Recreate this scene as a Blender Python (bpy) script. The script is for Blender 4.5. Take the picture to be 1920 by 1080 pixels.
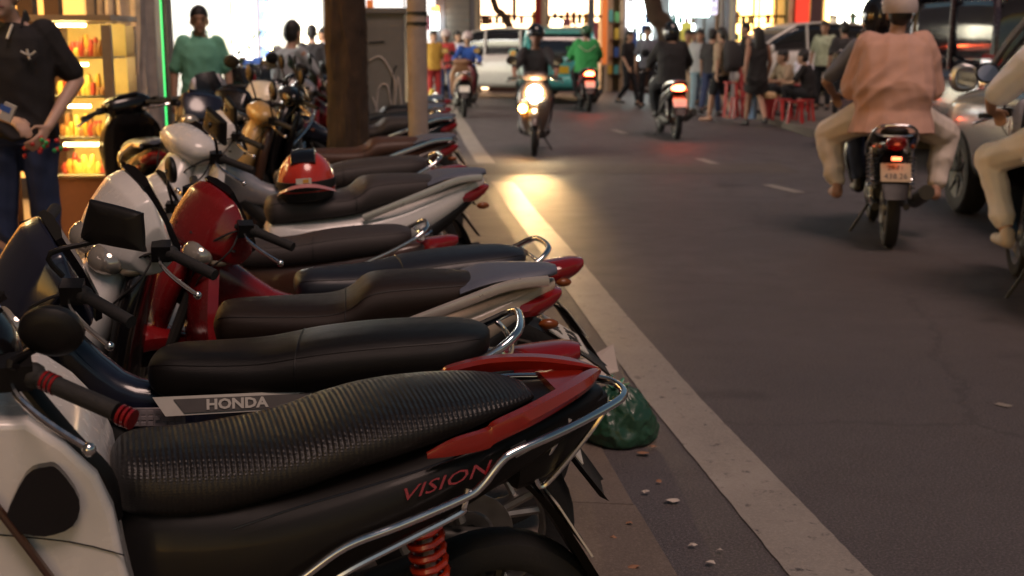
import bpy, math, random
import numpy as np
from math import sin, cos, pi, radians as R
from mathutils import Vector as V, Matrix as M4, noise as NZ
random.seed(7)
for o in list(bpy.data.objects): bpy.data.objects.remove(o)
S = bpy.context.scene; COL = S.collection
# ---------------------------------------------------------------- camera, sky, light
CAMH, FPX, PITCH = 1.42, 2400.0, math.atan(460/2400)
cd = bpy.data.cameras.new('camera'); cam = bpy.data.objects.new('camera', cd); COL.objects.link(cam)
cam.location = (0, 0, CAMH); cam.rotation_euler = (pi/2-PITCH, 0, 0)
cd.sensor_width = 36; cd.lens = 45; cd.clip_start = .05; cd.clip_end = 400
cd.dof.use_dof = True; cd.dof.focus_distance = 2.75; cd.dof.aperture_fstop = 5.0
S.camera = cam
W = bpy.data.worlds.new('World'); S.world = W; W.use_nodes = True
nt = W.node_tree; sky = nt.nodes.new('ShaderNodeTexSky'); sky.sky_type = 'NISHITA'; sky.sun_disc = False
sky.sun_elevation = R(6); sky.sun_rotation = R(200); sky.altitude = 0
bg = nt.nodes['Background']; nt.links.new(sky.outputs[0], bg.inputs[0]); bg.inputs[1].default_value = .020
sl = bpy.data.lights.new('streetlamp_sun', 'SUN'); so = bpy.data.objects.new('streetlamp_sun', sl); COL.objects.link(so)  # warm sun-type lamp added in place of unseen street lamps behind the camera
sl.energy = .42; sl.angle = R(25); sl.color = (1, .69, .58)
so.rotation_euler = (R(24), R(13), 0)
S.view_settings.view_transform = 'Standard'; S.view_settings.look = 'None'
S.view_settings.exposure = 1.95; S.view_settings.gamma = 1; S.view_settings.use_curve_mapping = False
S.render.engine = 'CYCLES'
S.cycles.use_denoising = True; S.cycles.max_bounces = 6; S.cycles.sample_clamp_indirect = 6
S.cycles.caustics_reflective = False; S.cycles.caustics_refractive = False

# ---------------------------------------------------------------- materials
MATS = {}
def mat(name, col, rough=.5, metal=0, coat=0, var=.12, scale=30, bump=0, bscale=200, emit=0, ecol=None, spec=.5, alpha=None, trans=0):
    if name in MATS: return MATS[name]
    m = bpy.data.materials.new(name); m.use_nodes = True; t = m.node_tree; b = t.nodes['Principled BSDF']
    b.inputs['Roughness'].default_value = rough; b.inputs['Metallic'].default_value = metal
    b.inputs['Coat Weight'].default_value = coat; b.inputs['Coat Roughness'].default_value = .08
    b.inputs['Specular IOR Level'].default_value = spec
    b.inputs['Transmission Weight'].default_value = trans
    tc = t.nodes.new('ShaderNodeTexCoord'); n = t.nodes.new('ShaderNodeTexNoise'); n.inputs['Scale'].default_value = scale; n.inputs['Detail'].default_value = 5
    t.links.new(tc.outputs['Object'], n.inputs['Vector'])
    mx = t.nodes.new('ShaderNodeMix'); mx.data_type = 'RGBA'
    mx.inputs[6].default_value = tuple(c*(1-var) for c in col)+(1,); mx.inputs[7].default_value = tuple(min(1, c*(1+var)) for c in col)+(1,)
    t.links.new(n.outputs[0], mx.inputs[0]); t.links.new(mx.outputs[2], b.inputs['Base Color'])
    rr = t.nodes.new('ShaderNodeMapRange'); rr.inputs[3].default_value = max(.02, rough-.08); rr.inputs[4].default_value = min(1, rough+.1)
    t.links.new(n.outputs[0], rr.inputs[0]); t.links.new(rr.outputs[0], b.inputs['Roughness'])
    if bump:
        n2 = t.nodes.new('ShaderNodeTexNoise'); n2.inputs['Scale'].default_value = bscale; n2.inputs['Detail'].default_value = 4
        t.links.new(tc.outputs['Object'], n2.inputs['Vector'])
        bp = t.nodes.new('ShaderNodeBump'); bp.inputs['Strength'].default_value = bump; bp.inputs['Distance'].default_value = .004
        t.links.new(n2.outputs[0], bp.inputs['Height']); t.links.new(bp.outputs[0], b.inputs['Normal'])
    if emit:
        b.inputs['Emission Color'].default_value = (ecol or col)+(1,); b.inputs['Emission Strength'].default_value = emit
    MATS[name] = m; return m
def glow(name, col, s): return mat(name, tuple(min(.8, c*.8) for c in col), .5, emit=s, ecol=col)

PL = mat('black_plastic', (.008, .007, .007), .42, bump=.15, bscale=900, spec=.32)
PLG = mat('gloss_black_paint', (.006, .005, .006), .22, coat=.45, spec=.4)
RUB = mat('tyre_rubber', (.015, .014, .014), .75, bump=.4, bscale=120)
CHR = mat('chrome', (.75, .75, .77), .1, 1, var=.05)
ALU = mat('aluminium', (.45, .44, .42), .38, 1)
DRK = mat('engine_metal', (.05, .048, .045), .5, .6)
SEATB = mat('black_vinyl', (.007, .0055, .005), .34, bump=.35, bscale=700, spec=.3)
SEATBR = mat('brown_vinyl', (.017, .009, .006), .45, bump=.35, bscale=700, spec=.3)
SEATG = mat('grey_vinyl', (.05, .041, .04), .5, bump=.35, bscale=700, spec=.35)
WHT = mat('white_paint', (.72, .69, .66), .25, coat=.5, var=.06)
CRM = mat('cream_paint', (.50, .40, .30), .28, coat=.4, var=.08)
RED = mat('red_paint', (.21, .008, .010), .25, coat=.6)
DRED = mat('orange_red_paint', (.42, .03, .008), .28, coat=.6)
BRN = mat('brown_paint', (.06, .025, .015), .3, coat=.4)
BLU = mat('blue_black_paint', (.012, .014, .03), .22, coat=.6)
SLV = mat('silver_paint', (.34, .33, .35), .3, .4, coat=.4)
GRYP = mat('grey_blue_plastic', (.10, .11, .15), .45, bump=.2, bscale=600)
LENSR = mat('red_lens', (.22, .008, .01), .12, coat=.5)
LENSO = mat('amber_lens', (.55, .18, .02), .12, coat=.5)
LENSC = mat('clear_lens', (.5, .46, .40), .08, .6, coat=.8)
PLATE = mat('plate_white', (.55, .52, .46), .45, var=.1)
GLASSM = mat('mirror_glass', (.6, .62, .68), .04, 1, var=.02)
INK = mat('black_ink', (.01, .01, .01), .5)

# ---------------------------------------------------------------- mesh helpers
def cr(pts, k=3):
    """Catmull-Rom resample of a list of equal-length tuples."""
    P = [pts[0]]+list(pts)+[pts[-1]]; out = []
    for i in range(1, len(P)-2):
        a, b, c, d = P[i-1], P[i], P[i+1], P[i+2]
        for j in range(k):
            t = j/k
            out.append(tuple(.5*((2*b[n])+(c[n]-a[n])*t+(2*a[n]-5*b[n]+4*c[n]-d[n])*t*t+(3*b[n]-a[n]-3*c[n]+d[n])*t**3) for n in range(len(b))))
    out.append(tuple(pts[-1])); return out
def sgp(v, e): return math.copysign(abs(v)**e, v)
class MB:
    def __init__(s): s.v = []; s.f = []; s.m = []
    def add(s, vs, fs, mi=0):
        b = len(s.v); s.v += [tuple(v) for v in vs]; s.f += [tuple(i+b for i in f) for f in fs]; s.m += [mi]*len(fs); return s
    def loft(s, rings, mi=0, caps=True, closed=False):
        n = len(rings[0]); vs = [v for r in rings for v in r]; fs = []
        L = len(rings)
        for i in range(L if closed else L-1):
            a, b = i*n, ((i+1) % L)*n
            for j in range(n): fs.append((a+j, a+(j+1) % n, b+(j+1) % n, b+j))
        if caps and not closed: fs.append(tuple(range(n))[::-1]); fs.append(tuple(range((L-1)*n, L*n)))
        return s.add(vs, fs, mi)
    def xl(s, sts, p=2.6, n=16, k=3, yc=0, mi=0):
        """stations (x, zbottom, ztop, halfwidth[, ycentre])"""
        rings = []
        for st in cr(sts, k):
            x, zb, zt, hw = st[:4]; y0 = st[4] if len(st) > 4 else yc
            rings.append([(x, y0+hw*sgp(cos(2*pi*i/n), 2/p), (zb+zt)/2+(zt-zb)/2*sgp(sin(2*pi*i/n), 2/p)) for i in range(n)])
        return s.loft(rings, mi)
    def zl(s, sts, p=2.6, n=16, k=3, mi=0):
        """stations (z, xcentre, halfdepth, halfwidth[, ycentre])"""
        rings = []
        for st in cr(sts, k):
            z, xc, hx, hw = st[:4]; y0 = st[4] if len(st) > 4 else 0
            rings.append([(xc+hx*sgp(cos(2*pi*i/n), 2/p), y0+hw*sgp(sin(2*pi*i/n), 2/p), z) for i in range(n)])
        return s.loft(rings, mi)
    def tube(s, pts, r, n=8, k=4, r2=None, mi=0, flat=1.0, closed=False):
        P = [V(p) for p in (cr(pts, k) if k > 1 and len(pts) > 2 else pts)]; rings = []; L = len(P)
        up = V((0, 0, 1)); prev = None
        for i, p in enumerate(P):
            t = (P[min(i+1, L-1)]-P[max(i-1, 0)])
            t = t.normalized() if t.length > 1e-9 else V((1, 0, 0))
            if prev is None:
                a = t.cross(up)
                if a.length < .05: a = t.cross(V((1, 0, 0)))
            else: a = prev-t*prev.dot(t)
            a.normalize(); prev = a; b = a.cross(t)
            rr = r if r2 is None else r+(r2-r)*i/(L-1)
            rings.append([tuple(p+a*rr*cos(2*pi*j/n)+b*rr*flat*sin(2*pi*j/n)) for j in range(n)])
        return s.loft(rings, mi)
    def box(s, c, d, rot=None, mi=0):
        x, y, z = [e/2 for e in d]; q = [(-x,-y,-z),(x,-y,-z),(x,y,-z),(-x,y,-z),(-x,-y,z),(x,-y,z),(x,y,z),(-x,y,z)]
        if rot is not None: q = [tuple(rot @ V(e)) for e in q]
        return s.add([(e[0]+c[0], e[1]+c[1], e[2]+c[2]) for e in q], [(3,2,1,0),(4,5,6,7),(0,1,5,4),(1,2,6,5),(2,3,7,6),(3,0,4,7)], mi)
    def poly(s, pts, th, mi=0):
        """polygon of 3-D points thickened along its normal"""
        P = [V(p) for p in pts]; nrm = V((0, 0, 0))
        for i in range(len(P)): nrm += P[i].cross(P[(i+1) % len(P)])
        nrm.normalize(); n = len(P)
        vs = [p-nrm*th/2 for p in P]+[p+nrm*th/2 for p in P]
        fs = [tuple(range(n))[::-1], tuple(range(n, 2*n))]+[(i, (i+1) % n, n+(i+1) % n, n+i) for i in range(n)]
        return s.add(vs, fs, mi)
    def sph(s, c, r, nu=14, nv=9, mi=0, cut=None):
        rx, ry, rz = (r, r, r) if not hasattr(r, '__len__') else r
        lo = -pi/2 if cut is None else cut
        rings = []
        for i in range(nv+1):
            a = lo+(pi/2-lo)*i/nv; a = max(-pi/2+.02, min(pi/2-.02, a))
            rings.append([(c[0]+rx*cos(a)*cos(2*pi*j/nu), c[1]+ry*cos(a)*sin(2*pi*j/nu), c[2]+rz*sin(a)) for j in range(nu)])
        return s.loft(rings, mi)
    def lathe(s, prof, c, axis='Y', n=28, mi=0, closed=True):
        rings = []
        for j in range(n):
            a = 2*pi*j/n; q = []
            for r, h in prof:
                if axis == 'Y': q.append((c[0]+r*cos(a), c[1]+h, c[2]+r*sin(a)))
                elif axis == 'Z': q.append((c[0]+r*cos(a), c[1]+r*sin(a), c[2]+h))
                else: q.append((c[0]+h, c[1]+r*cos(a), c[2]+r*sin(a)))
            rings.append(q)
        if closed: return s.loft(rings, mi, closed=True)
        n2 = len(prof); vs = [v for r in rings for v in r]; fs = []
        for i in range(n):
            a, b = i*n2, ((i+1) % n)*n2
            for j in range(n2-1): fs.append((a+j, a+j+1, b+j+1, b+j))
        return s.add(vs, fs, mi)
    def mirror(s):
        n = len(s.v); f = list(s.f); m = list(s.m)
        s.v += [(x, -y, z) for x, y, z in s.v]; s.f += [tuple(i+n for i in q[::-1]) for q in f]; s.m += m; return s
    def build(s, name, m, parent=None, xf=None, ang=38, loc=None, smooth=True, sub=0):
        me = bpy.data.meshes.new(name)
        vs = s.v if xf is None else [tuple(xf @ V(v)) for v in s.v]
        me.from_pydata(vs, [], s.f)
        ms = m if isinstance(m, (list, tuple)) else [m]
        for q in ms: me.materials.append(q)
        if len(ms) > 1: me.polygons.foreach_set('material_index', s.m)
        import bmesh
        bm = bmesh.new(); bm.from_mesh(me); bmesh.ops.recalc_face_normals(bm, faces=bm.faces); bm.to_mesh(me); bm.free()
        if smooth:
            me.polygons.foreach_set('use_smooth', [True]*len(me.polygons)); me.set_sharp_from_angle(angle=R(ang))
        me.update()
        o = bpy.data.objects.new(name, me); COL.objects.link(o)
        if parent is not None: o.parent = parent
        if loc: o.location = loc
        if sub:
            d = o.modifiers.new('s', 'SUBSURF'); d.levels = d.render_levels = sub
        return o
def thing(name, label, cat, loc=(0, 0, 0), rot=(0, 0, 0), group=None, scale=1):
    o = bpy.data.objects.new(name, None); COL.objects.link(o); o.empty_display_size = .1
    o.location = loc; o.rotation_euler = rot; o.scale = (scale,)*3; o['label'] = label; o['category'] = cat
    if group: o['group'] = group
    return o
def tag(o, label, cat, group=None):
    o['label'] = label; o['category'] = cat
    if group: o['group'] = group
    return o
def struct(o): o['kind'] = 'structure'; return o
def stuff(o): o['kind'] = 'stuff'; return o
def text_part(txt, size, m, parent, mtx, name='lettering', shear=0, ext=.0015, offset=0, sx=1):
    c = bpy.data.curves.new(name, 'FONT'); c.body = txt; c.size = size; c.shear = shear; c.extrude = ext; c.offset = offset; c.resolution_u = 2
    c.align_x = 'CENTER'; c.align_y = 'CENTER'
    o = bpy.data.objects.new('tmp', c); COL.objects.link(o)
    me = bpy.data.meshes.new_from_object(o.evaluated_get(bpy.context.evaluated_depsgraph_get()))
    bpy.data.objects.remove(o); me.name = name; me.materials.clear(); me.materials.append(m)
    me.transform(mtx @ M4.Diagonal((sx, 1, 1, 1)))
    q = bpy.data.objects.new(name, me); COL.objects.link(q); q.parent = parent; return q
def frame(pos, right, up):
    r = V(right).normalized(); u = V(up); u = (u-r*u.dot(r)).normalized(); n = r.cross(u)
    return M4(((r.x, u.x, n.x, pos[0]), (r.y, u.y, n.y, pos[1]), (r.z, u.z, n.z, pos[2]), (0, 0, 0, 1)))
# point of the ground plane (or height z) seen at a pixel of the 1920x1080 photograph, and point at depth y
def gp(u, v, z=0):
    a = (u-960)/FPX; b = -(v-540)/FPX
    dy = cos(PITCH)+b*sin(PITCH); dz = -sin(PITCH)+b*cos(PITCH); t = (z-CAMH)/dz
    return V((a*t, dy*t, z))
def dp(u, v, y):
    a = (u-960)/FPX; b = -(v-540)/FPX
    dy = cos(PITCH)+b*sin(PITCH); dz = -sin(PITCH)+b*cos(PITCH); t = y/dy
    return V((a*t, y, CAMH+dz*t))
# ---------------------------------------------------------------- ground
LINE = [(-2, 1.30), (0, 1.13), (3.26, .75), (5, .54), (6.66, .38), (8.8, .19), (10.8, -.01), (12.7, -.16), (14.6, -.36), (18.3, -.68), (22.5, -.99), (30, -1.6), (40, -2.6), (60, -5)]
def lx(y):
    for (y0, x0), (y1, x1) in zip(LINE, LINE[1:]):
        if y <= y1: return x0+(x1-x0)*(y-y0)/(y1-y0)
    return LINE[-1][1]
def ground_mat(name, base, var, patch, bumpd, rough, crack=0, wear=0):
    m = bpy.data.materials.new(name); m.use_nodes = True; t = m.node_tree; b = t.nodes['Principled BSDF']
    tc = t.nodes.new('ShaderNodeTexCoord')
    def noise(sc, det=6, ro=.6):
        n = t.nodes.new('ShaderNodeTexNoise'); n.inputs['Scale'].default_value = sc; n.inputs['Detail'].default_value = det; n.inputs['Roughness'].default_value = ro
        t.links.new(tc.outputs['Object'], n.inputs['Vector']); return n
    big, mid, fine = noise(.35), noise(3.2), noise(120, 4, .85)
    def mix(fac, a, c):
        x = t.nodes.new('ShaderNodeMix'); x.data_type = 'RGBA'
        t.links.new(fac, x.inputs[0])
        for k, q in ((6, a), (7, c)):
            if isinstance(q, tuple): x.inputs[k].default_value = q+(1,)
            else: t.links.new(q, x.inputs[k])
        return x.outputs[2]
    def ramp(src, lo, hi):
        r = t.nodes.new('ShaderNodeMapRange'); r.inputs[1].default_value = lo; r.inputs[2].default_value = hi; t.links.new(src, r.inputs[0]); return r.outputs[0]
    c1 = mix(ramp(big.outputs[0], .35, .68), tuple(c*(1-patch) for c in base), tuple(c*(1+patch) for c in base))
    c2 = mix(ramp(mid.outputs[0], .3, .7), c1, tuple(c*.8 for c in base))
    c3 = mix(ramp(fine.outputs[0], .47, .66), c2, tuple(min(1, c*(1+var)) for c in base))
    if wear:
        wn = noise(16, 8, .75); c3 = mix(ramp(wn.outputs[0], .585, .65), c3, (.06, .05, .05))
    if crack:
        vo = t.nodes.new('ShaderNodeTexVoronoi'); vo.feature = 'DISTANCE_TO_EDGE'; vo.inputs['Scale'].default_value = .55
        wp = noise(1.6, 8, .7); mv = t.nodes.new('ShaderNodeMix'); mv.data_type = 'RGBA'; mv.inputs[0].default_value = .35; t.links.new(tc.outputs['Object'], mv.inputs[6]); t.links.new(wp.outputs[1], mv.inputs[7]); t.links.new(mv.outputs[2], vo.inputs['Vector'])
        c3 = mix(ramp(vo.outputs[0], .0, .007), tuple(c*.9 for c in base), c3)
        st_ = noise(1.1, 4, .5); c3 = mix(ramp(st_.outputs[0], .62, .72), c3, tuple(c*.62 for c in base))
    t.links.new(c3, b.inputs['Base Color'])
    rr = t.nodes.new('ShaderNodeMapRange'); rr.inputs[3].default_value = rough-.12; rr.inputs[4].default_value = rough+.1
    t.links.new(mid.outputs[0], rr.inputs[0]); t.links.new(rr.outputs[0], b.inputs['Roughness'])
    bp = t.nodes.new('ShaderNodeBump'); bp.inputs['Strength'].default_value = .6; bp.inputs['Distance'].default_value = bumpd
    t.links.new(fine.outputs[0], bp.inputs['Height']); t.links.new(bp.outputs[0], b.inputs['Normal'])
    return m
ASPH = ground_mat('asphalt', (.070, .060, .061), 1.9, .38, .008, .58, crack=1)
CONC = ground_mat('kerb_concrete', (.15, .125, .105), .4, .2, .003, .7)
GUT = ground_mat('gutter_concrete', (.135, .105, .085), .6, .34, .003, .72)
PAVE = ground_mat('pavement_tile', (.13, .11, .095), .4, .25, .003, .65)
HUMPM = ground_mat('hump_asphalt', (.085, .07, .062), 1.0, .3, .005, .65)
PAINT = ground_mat('road_paint', (.29, .255, .22), .3, .45, .003, .5, wear=1)
ys = [-3+i*.6 for i in range(105)]
def strip(name, f0, f1, z, m, y0=-3, y1=60, zf=None):
    b = MB(); q = [y for y in ys if y0 <= y <= y1]
    b.add([(f(y), y, zz) for y in q for f, zz in ((f0, z), (f1, z if zf is None else zf))], [(2*i, 2*i+1, 2*i+3, 2*i+2) for i in range(len(q)-1)])
    return b.build(name, m, ang=60)
b = MB(); b.add([(-250, -60, -.02), (250, -60, -.02), (250, 300, -.02), (-250, 300, -.02)], [(0, 1, 2, 3)])
struct(b.build('ground', ASPH))
struct(strip('road', lambda y: lx(y)-.42, lambda y: 16, 0, ASPH))
gw = lambda y: .30 if y < 4.5 else max(.12, .30-.1*(y-4.5))
struct(strip('pavement', lambda y: -14, lambda y: lx(y)-.86, .03, PAVE, zf=.03))
# mountable kerb stones, one every 0.8 m
kerb = thing('kerb', 'worn concrete kerb of separate stones along the parked motorbikes', 'kerb', (0, 0, 0))
y = -1.0; kb = None
while y < 30:
    y2 = y+.793; b = MB(); j = random.uniform(-.006, .006)
    for yy in (y, y2):
        e = lx(yy)
        b.add([(e-gw(yy)+j, yy, -.02), (e-gw(yy)+j, yy, .004), (e-.50, yy, .014+j*.3), (e-.87, yy, .034+j*.3), (e-.87, yy, -.02)], [])
    b.f = [(i, (i+1) % 5, 5+(i+1) % 5, 5+i) for i in range(5)]+[(4, 3, 2, 1, 0), (5, 6, 7, 8, 9)]; b.m = [0]*7
    b.build('kerb_stone', GUT, kerb, smooth=False); y += .80
# painted edge line: chipped outline, broken by the hump
def edge_line(y0, y1, wd=.225):
    b = MB(); q = []; y = y0
    while y < y1: q.append(y); y += .05 if y < 9 else .2
    for y in q: b.add([(lx(y)+random.uniform(-.002, .002), y, .0045), (lx(y)+wd+random.uniform(-.002, .002), y, .0045)], [])
    b.f = [(2*i, 2*i+1, 2*i+3, 2*i+2) for i in range(len(q)-1)]; b.m = [0]*len(b.f)
    return b
pm = bpy.data.materials.new('edge_line_paint'); pm = PAINT
el = edge_line(-1, 13.4).build('edge_line', PAINT, smooth=False); struct(el)
el2 = edge_line(15.3, 32).build('edge_line', PAINT, smooth=False); struct(el2)
for (u0, v0, u1, v1) in [(1438, 346, 1500, 361), (1310, 297, 1350, 310), (1150, 243, 1172, 250), (1868, 756, 1895, 762)]:
    a, c = gp(u0, v0, .004), gp(u1, v1, .004); d = (c-a); nrm = V((d.y, -d.x, 0)).normalized()*(.06 if v0 < 700 else .02)
    b = MB(); b.add([a-nrm, a+nrm, c+nrm, c-nrm], [(0, 1, 2, 3)]); struct(b.build('lane_dash', PAINT))
# low worn hump across the road
b = MB(); HX = [(-.55+i*.25) for i in range(16)]
for x in HX:
    yc = 14.55+.06*x; h = .045*min(1, max(0, (2.9-x)/1.6))+.006
    b.add([(x, yc-.55, .002), (x, yc-.3, h*.55), (x, yc, h), (x, yc+.3, h*.6), (x, yc+.6, .002)], [])
b.f = [(5*i+j, 5*i+j+1, 5*i+j+6, 5*i+j+5) for i in range(len(HX)-1) for j in range(4)]; b.m = [0]*len(b.f)
struct(b.build('road_hump', HUMPM))
# right-hand pavement: kerb runs back along the street and turns away to the right
RK = [(40, 3.6), (34, 4.1), (29, 4.45), (25.3, 4.58), (22, 4.58), (20, 4.56), (18.6, 4.75), (17.6, 5.3), (17.2, 6.2), (17.1, 14)]
b = MB(); n = len(RK)
b.add([(x, y, 0) for y, x in RK]+[(x, y, .12) for y, x in RK]+[(x+.14, y+.10, .123) for y, x in RK]+[(14.5, 40, .12)], [])
b.f = [(i, i+1, n+i+1, n+i) for i in range(n-1)]+[(n+i, n+i+1, 2*n+i+1, 2*n+i) for i in range(n-1)]; b.m = [0]*len(b.f)
rk = b.build('kerb', CONC, ang=30); tag(rk, 'pale concrete kerb curving round the far pavement by the walkers', 'kerb')
b = MB(); b.add([(x+.13, y+.09, .118) for y, x in RK]+[(14, 40, .118)], [tuple(range(n+1))]); struct(b.build('far_pavement', PAVE))
# litter
LEAF = mat('dead_leaf', (.28, .14, .08), .7); PAP = mat('litter_paper', (.5, .43, .38), .7)
LIT = [(1083, 858, 14, 0), (1205, 852, 11, 0), (1262, 941, 13, 1), (1210, 925, 7, 1), (1330, 1058, 9, 1), (1190, 1066, 10, 0), (1180, 984, 6, 0), (1300, 1025, 7, 1), (1350, 1035, 6, 1), (1235, 905, 5, 0), (1150, 1010, 6, 0), (1225, 840, 5, 0)]
words = ['orange', 'pale', 'dark', 'curled', 'tiny', 'flat', 'crumpled', 'torn']
for i, (u, v, s, k) in enumerate(LIT):
    p = gp(u, v, .006); r = s/FPX*p.y*1.0; b = MB(); nn = 7; a0 = random.random()*6
    ring = [(r*(1+.35*random.uniform(-1, 1))*cos(2*pi*j/nn+a0)*1.2, r*.8*(1+.3*random.uniform(-1, 1))*sin(2*pi*j/nn+a0), .002+random.random()*.008) for j in range(nn)]
    b.add(ring+[(0, 0, .012)], [(j, (j+1) % nn, nn) for j in range(nn)])
    o = b.build('litter', PAP if k else LEAF, loc=tuple(p), ang=20)
    tag(o, ('scrap of pale paper litter lying on the gutter' if k else 'dry curled leaf lying on the gutter')+' beside the white edge line', 'litter', 'litter scattered in the gutter')
# ---------------------------------------------------------------- motorbikes
# local axes: +X forward, +Y left, +Z up, ground z = 0, wheelbase centred on 0
def steer_xf(a):
    p = V((.47, 0, .6)); ax = V((-.40, 0, .92)).normalized()
    return M4.Translation(p) @ M4.Rotation(a, 4, ax) @ M4.Translation(-p)
def make_wheel(root, x, r, w, xf=None, rim=ALU, spokes=5):
    b = MB(); b.lathe([(r*.70, -w*.32), (r*.74, -w*.34), (r*.76, -w*.2), (r*.72, 0), (r*.76, w*.2), (r*.74, w*.34), (r*.70, w*.32), (r*.66, 0)], (x, 0, r), n=26)
    b.lathe([(.018, -.05), (.05, -.05), (.06, -.03), (.06, .03), (.05, .05), (.018, .05)], (x, 0, r), n=14)
    for k in range(spokes):
        a = 2*pi*k/spokes+.3
        for da in (-.14, .14): b.tube([(x+.05*cos(a), 0, r+.05*sin(a)), (x+r*.71*cos(a+da), 0, r+r*.71*sin(a+da))], .011, 6, 1)
    b.lathe([(.06, .055), (.11, .055), (.11, .059), (.06, .059)], (x, 0, r), n=20)
    wh = b.build('wheel', rim, root, xf)
    b = MB(); h = w/2
    b.lathe([(r*.72, -h*.75), (r*.84, -h), (r*.94, -h*.86), (r*.985, -h*.5), (r, 0), (r*.985, h*.5), (r*.94, h*.86), (r*.84, h), (r*.72, h*.75)], (x, 0, r), n=36)
    b.build('tyre', RUB, wh, xf); return wh
def fender(root, x, r, w, a0, a1, m, xf=None, name='front_mudguard', th=.006):
    b = MB(); rings = []
    for i in range(15):
        a = R(a0+(a1-a0)*i/14); tp = 1-.25*abs(i/7-1)
        q = []
        for yy, dr in ((-w, -.05), (-w*.92, -.012), (-w*.5, .008), (0, .012), (w*.5, .008), (w*.92, -.012), (w, -.05)):
            q.append((x+(r+dr)*cos(a), yy*tp, r*.98+(r+dr)*sin(a)))
        q2 = [(x+(px-x)*(1-th/r), py*.97, r*.98+(pz-r*.98)*(1-th/r)) for px, py, pz in q[::-1]]
        rings.append(q+q2)
    b.loft(rings); return b.build(name, m, root, xf)
def mirror_part(root, s, xf, base, head, shape='oval', size=.07, m=PL, rot=0):
    """stem plus head; head faces backwards (towards the rider)"""
    b = MB(); bx, by, bz = base; hx, hy, hz = head
    b.tube([(bx, by*s, bz), (bx+.02, (by+.01)*s, bz+(hz-bz)*.45), (hx+.005, hy*s-.03*s, hz-.04), (hx+.02, hy*s, hz)], .0065, 7, 4)
    shp = {'oval': [(cos(a)*size*1.0, sin(a)*size*.85) for a in [2*pi*i/18 for i in range(18)]],
           'trap': cr([(-size*1.15, -size*.62), (-size*1.2, -size*.5), (-size*.8, size*.55), (-size*.6, size*.66), (size*.95, size*.38), (size*1.12, size*.2), (size*1.1, -size*.8), (size*.95, -size*.92), (-size*.9, -size*.72), (-size*1.12, -size*.65)], 2)}[shape]
    H0 = V((hx, hy*s, hz)); RT = M4.Translation(H0) @ M4.Rotation(R(rot), 4, 'Z') @ M4.Translation(-H0)
    n = len(shp); rings = []
    for k, (dx, sc) in enumerate(((-.010, .90), (-.012, .97), (-.004, 1.04), (.006, 1.02), (.014, .84), (.018, .5))):
        rings.append([tuple(RT @ V((hx+dx, hy*s+py*sc, hz+pz*sc))) for py, pz in shp])
    b.loft(rings); o = b.build('mirror', m, root, xf)
    g = MB(); g.add([tuple(RT @ V((hx-.0145, hy*s+py*.84, hz+pz*.84))) for py, pz in shp], [tuple(range(n))]); g.build('mirror_glass', GLASSM, o, xf)
    return o
def big_cowl(T, X, apron, head_on, dz):
    X = X @ M4.Translation((0, 0, dz))
    # handlebar cowl: faceted shell, dark dash face on the rider's side, twin lamps in front
    prof = [(.335, 1.10), (.395, 1.075), (.475, .975), (.505, .90), (.485, .845), (.42, .80), (.33, .80), (.262, .858), (.255, .89), (.29, 1.0)]
    cx, cz = .38, .93; rings = []
    for yy, sc, dx in ((-.178, .50, -.03), (-.172, .58, -.028), (-.135, .84, -.012), (-.07, .95, -.004), (0, .97, 0), (.07, .95, -.004), (.135, .84, -.012), (.172, .58, -.028), (.178, .50, -.03)):
        rings.append([(cx+dx+(x-cx)*sc*.88, yy*.92, cz+(z-cz)*sc*.88-(.02 if abs(yy) > .15 else 0)) for x, z in prof])
    b = MB(); b.loft(rings); hc = b.build('handlebar_cowl', apron, T, X, ang=40)
    bv = hc.modifiers.new('b', 'BEVEL'); bv.width = .014; bv.segments = 1; bv.limit_method = 'ANGLE'; bv.angle_limit = R(22); sv = hc.modifiers.new('s', 'SUBSURF'); sv.levels = sv.render_levels = 2
    b = MB(); q_ = [(.338, 1.076), (.30, .99), (.269, .895), (.272, .865)]
    rings = []
    for x, z in q_: w = .085+.04*(1.09-z)/.22; rings.append([(x-.012, -w, z+.004), (x-.02, -w*.5, z+.008), (x-.02, w*.5, z+.008), (x-.012, w, z+.004), (x+.004, w, z-.002), (x+.004, -w, z-.002)])
    b.loft(rings); b.build('instrument_panel', PLG, hc, X, ang=25)
    for s in (1, -1):
        b = MB(); b.sph((.452, .082*s, .88), (.052, .066, .045), 14, 9); b.build('headlight', glow('headlamp_lit', (1, .86, .62), 90) if head_on else LENSC, hc, X)
        b = MB(); b.sph((.395, .125*s, .858), (.045, .034, .02), 12, 8); b.build('front_indicator', mat('dull_lens', (.32, .26, .18), .15, .3, coat=.5), hc, X)
        b = MB(); b.tube([(.46, .045*s, .945), (.42, .12*s, .925), (.36, .165*s, .90)], .009, 6, 3, flat=.5); b.build('cowl_trim', PL, hc, X)
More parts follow.
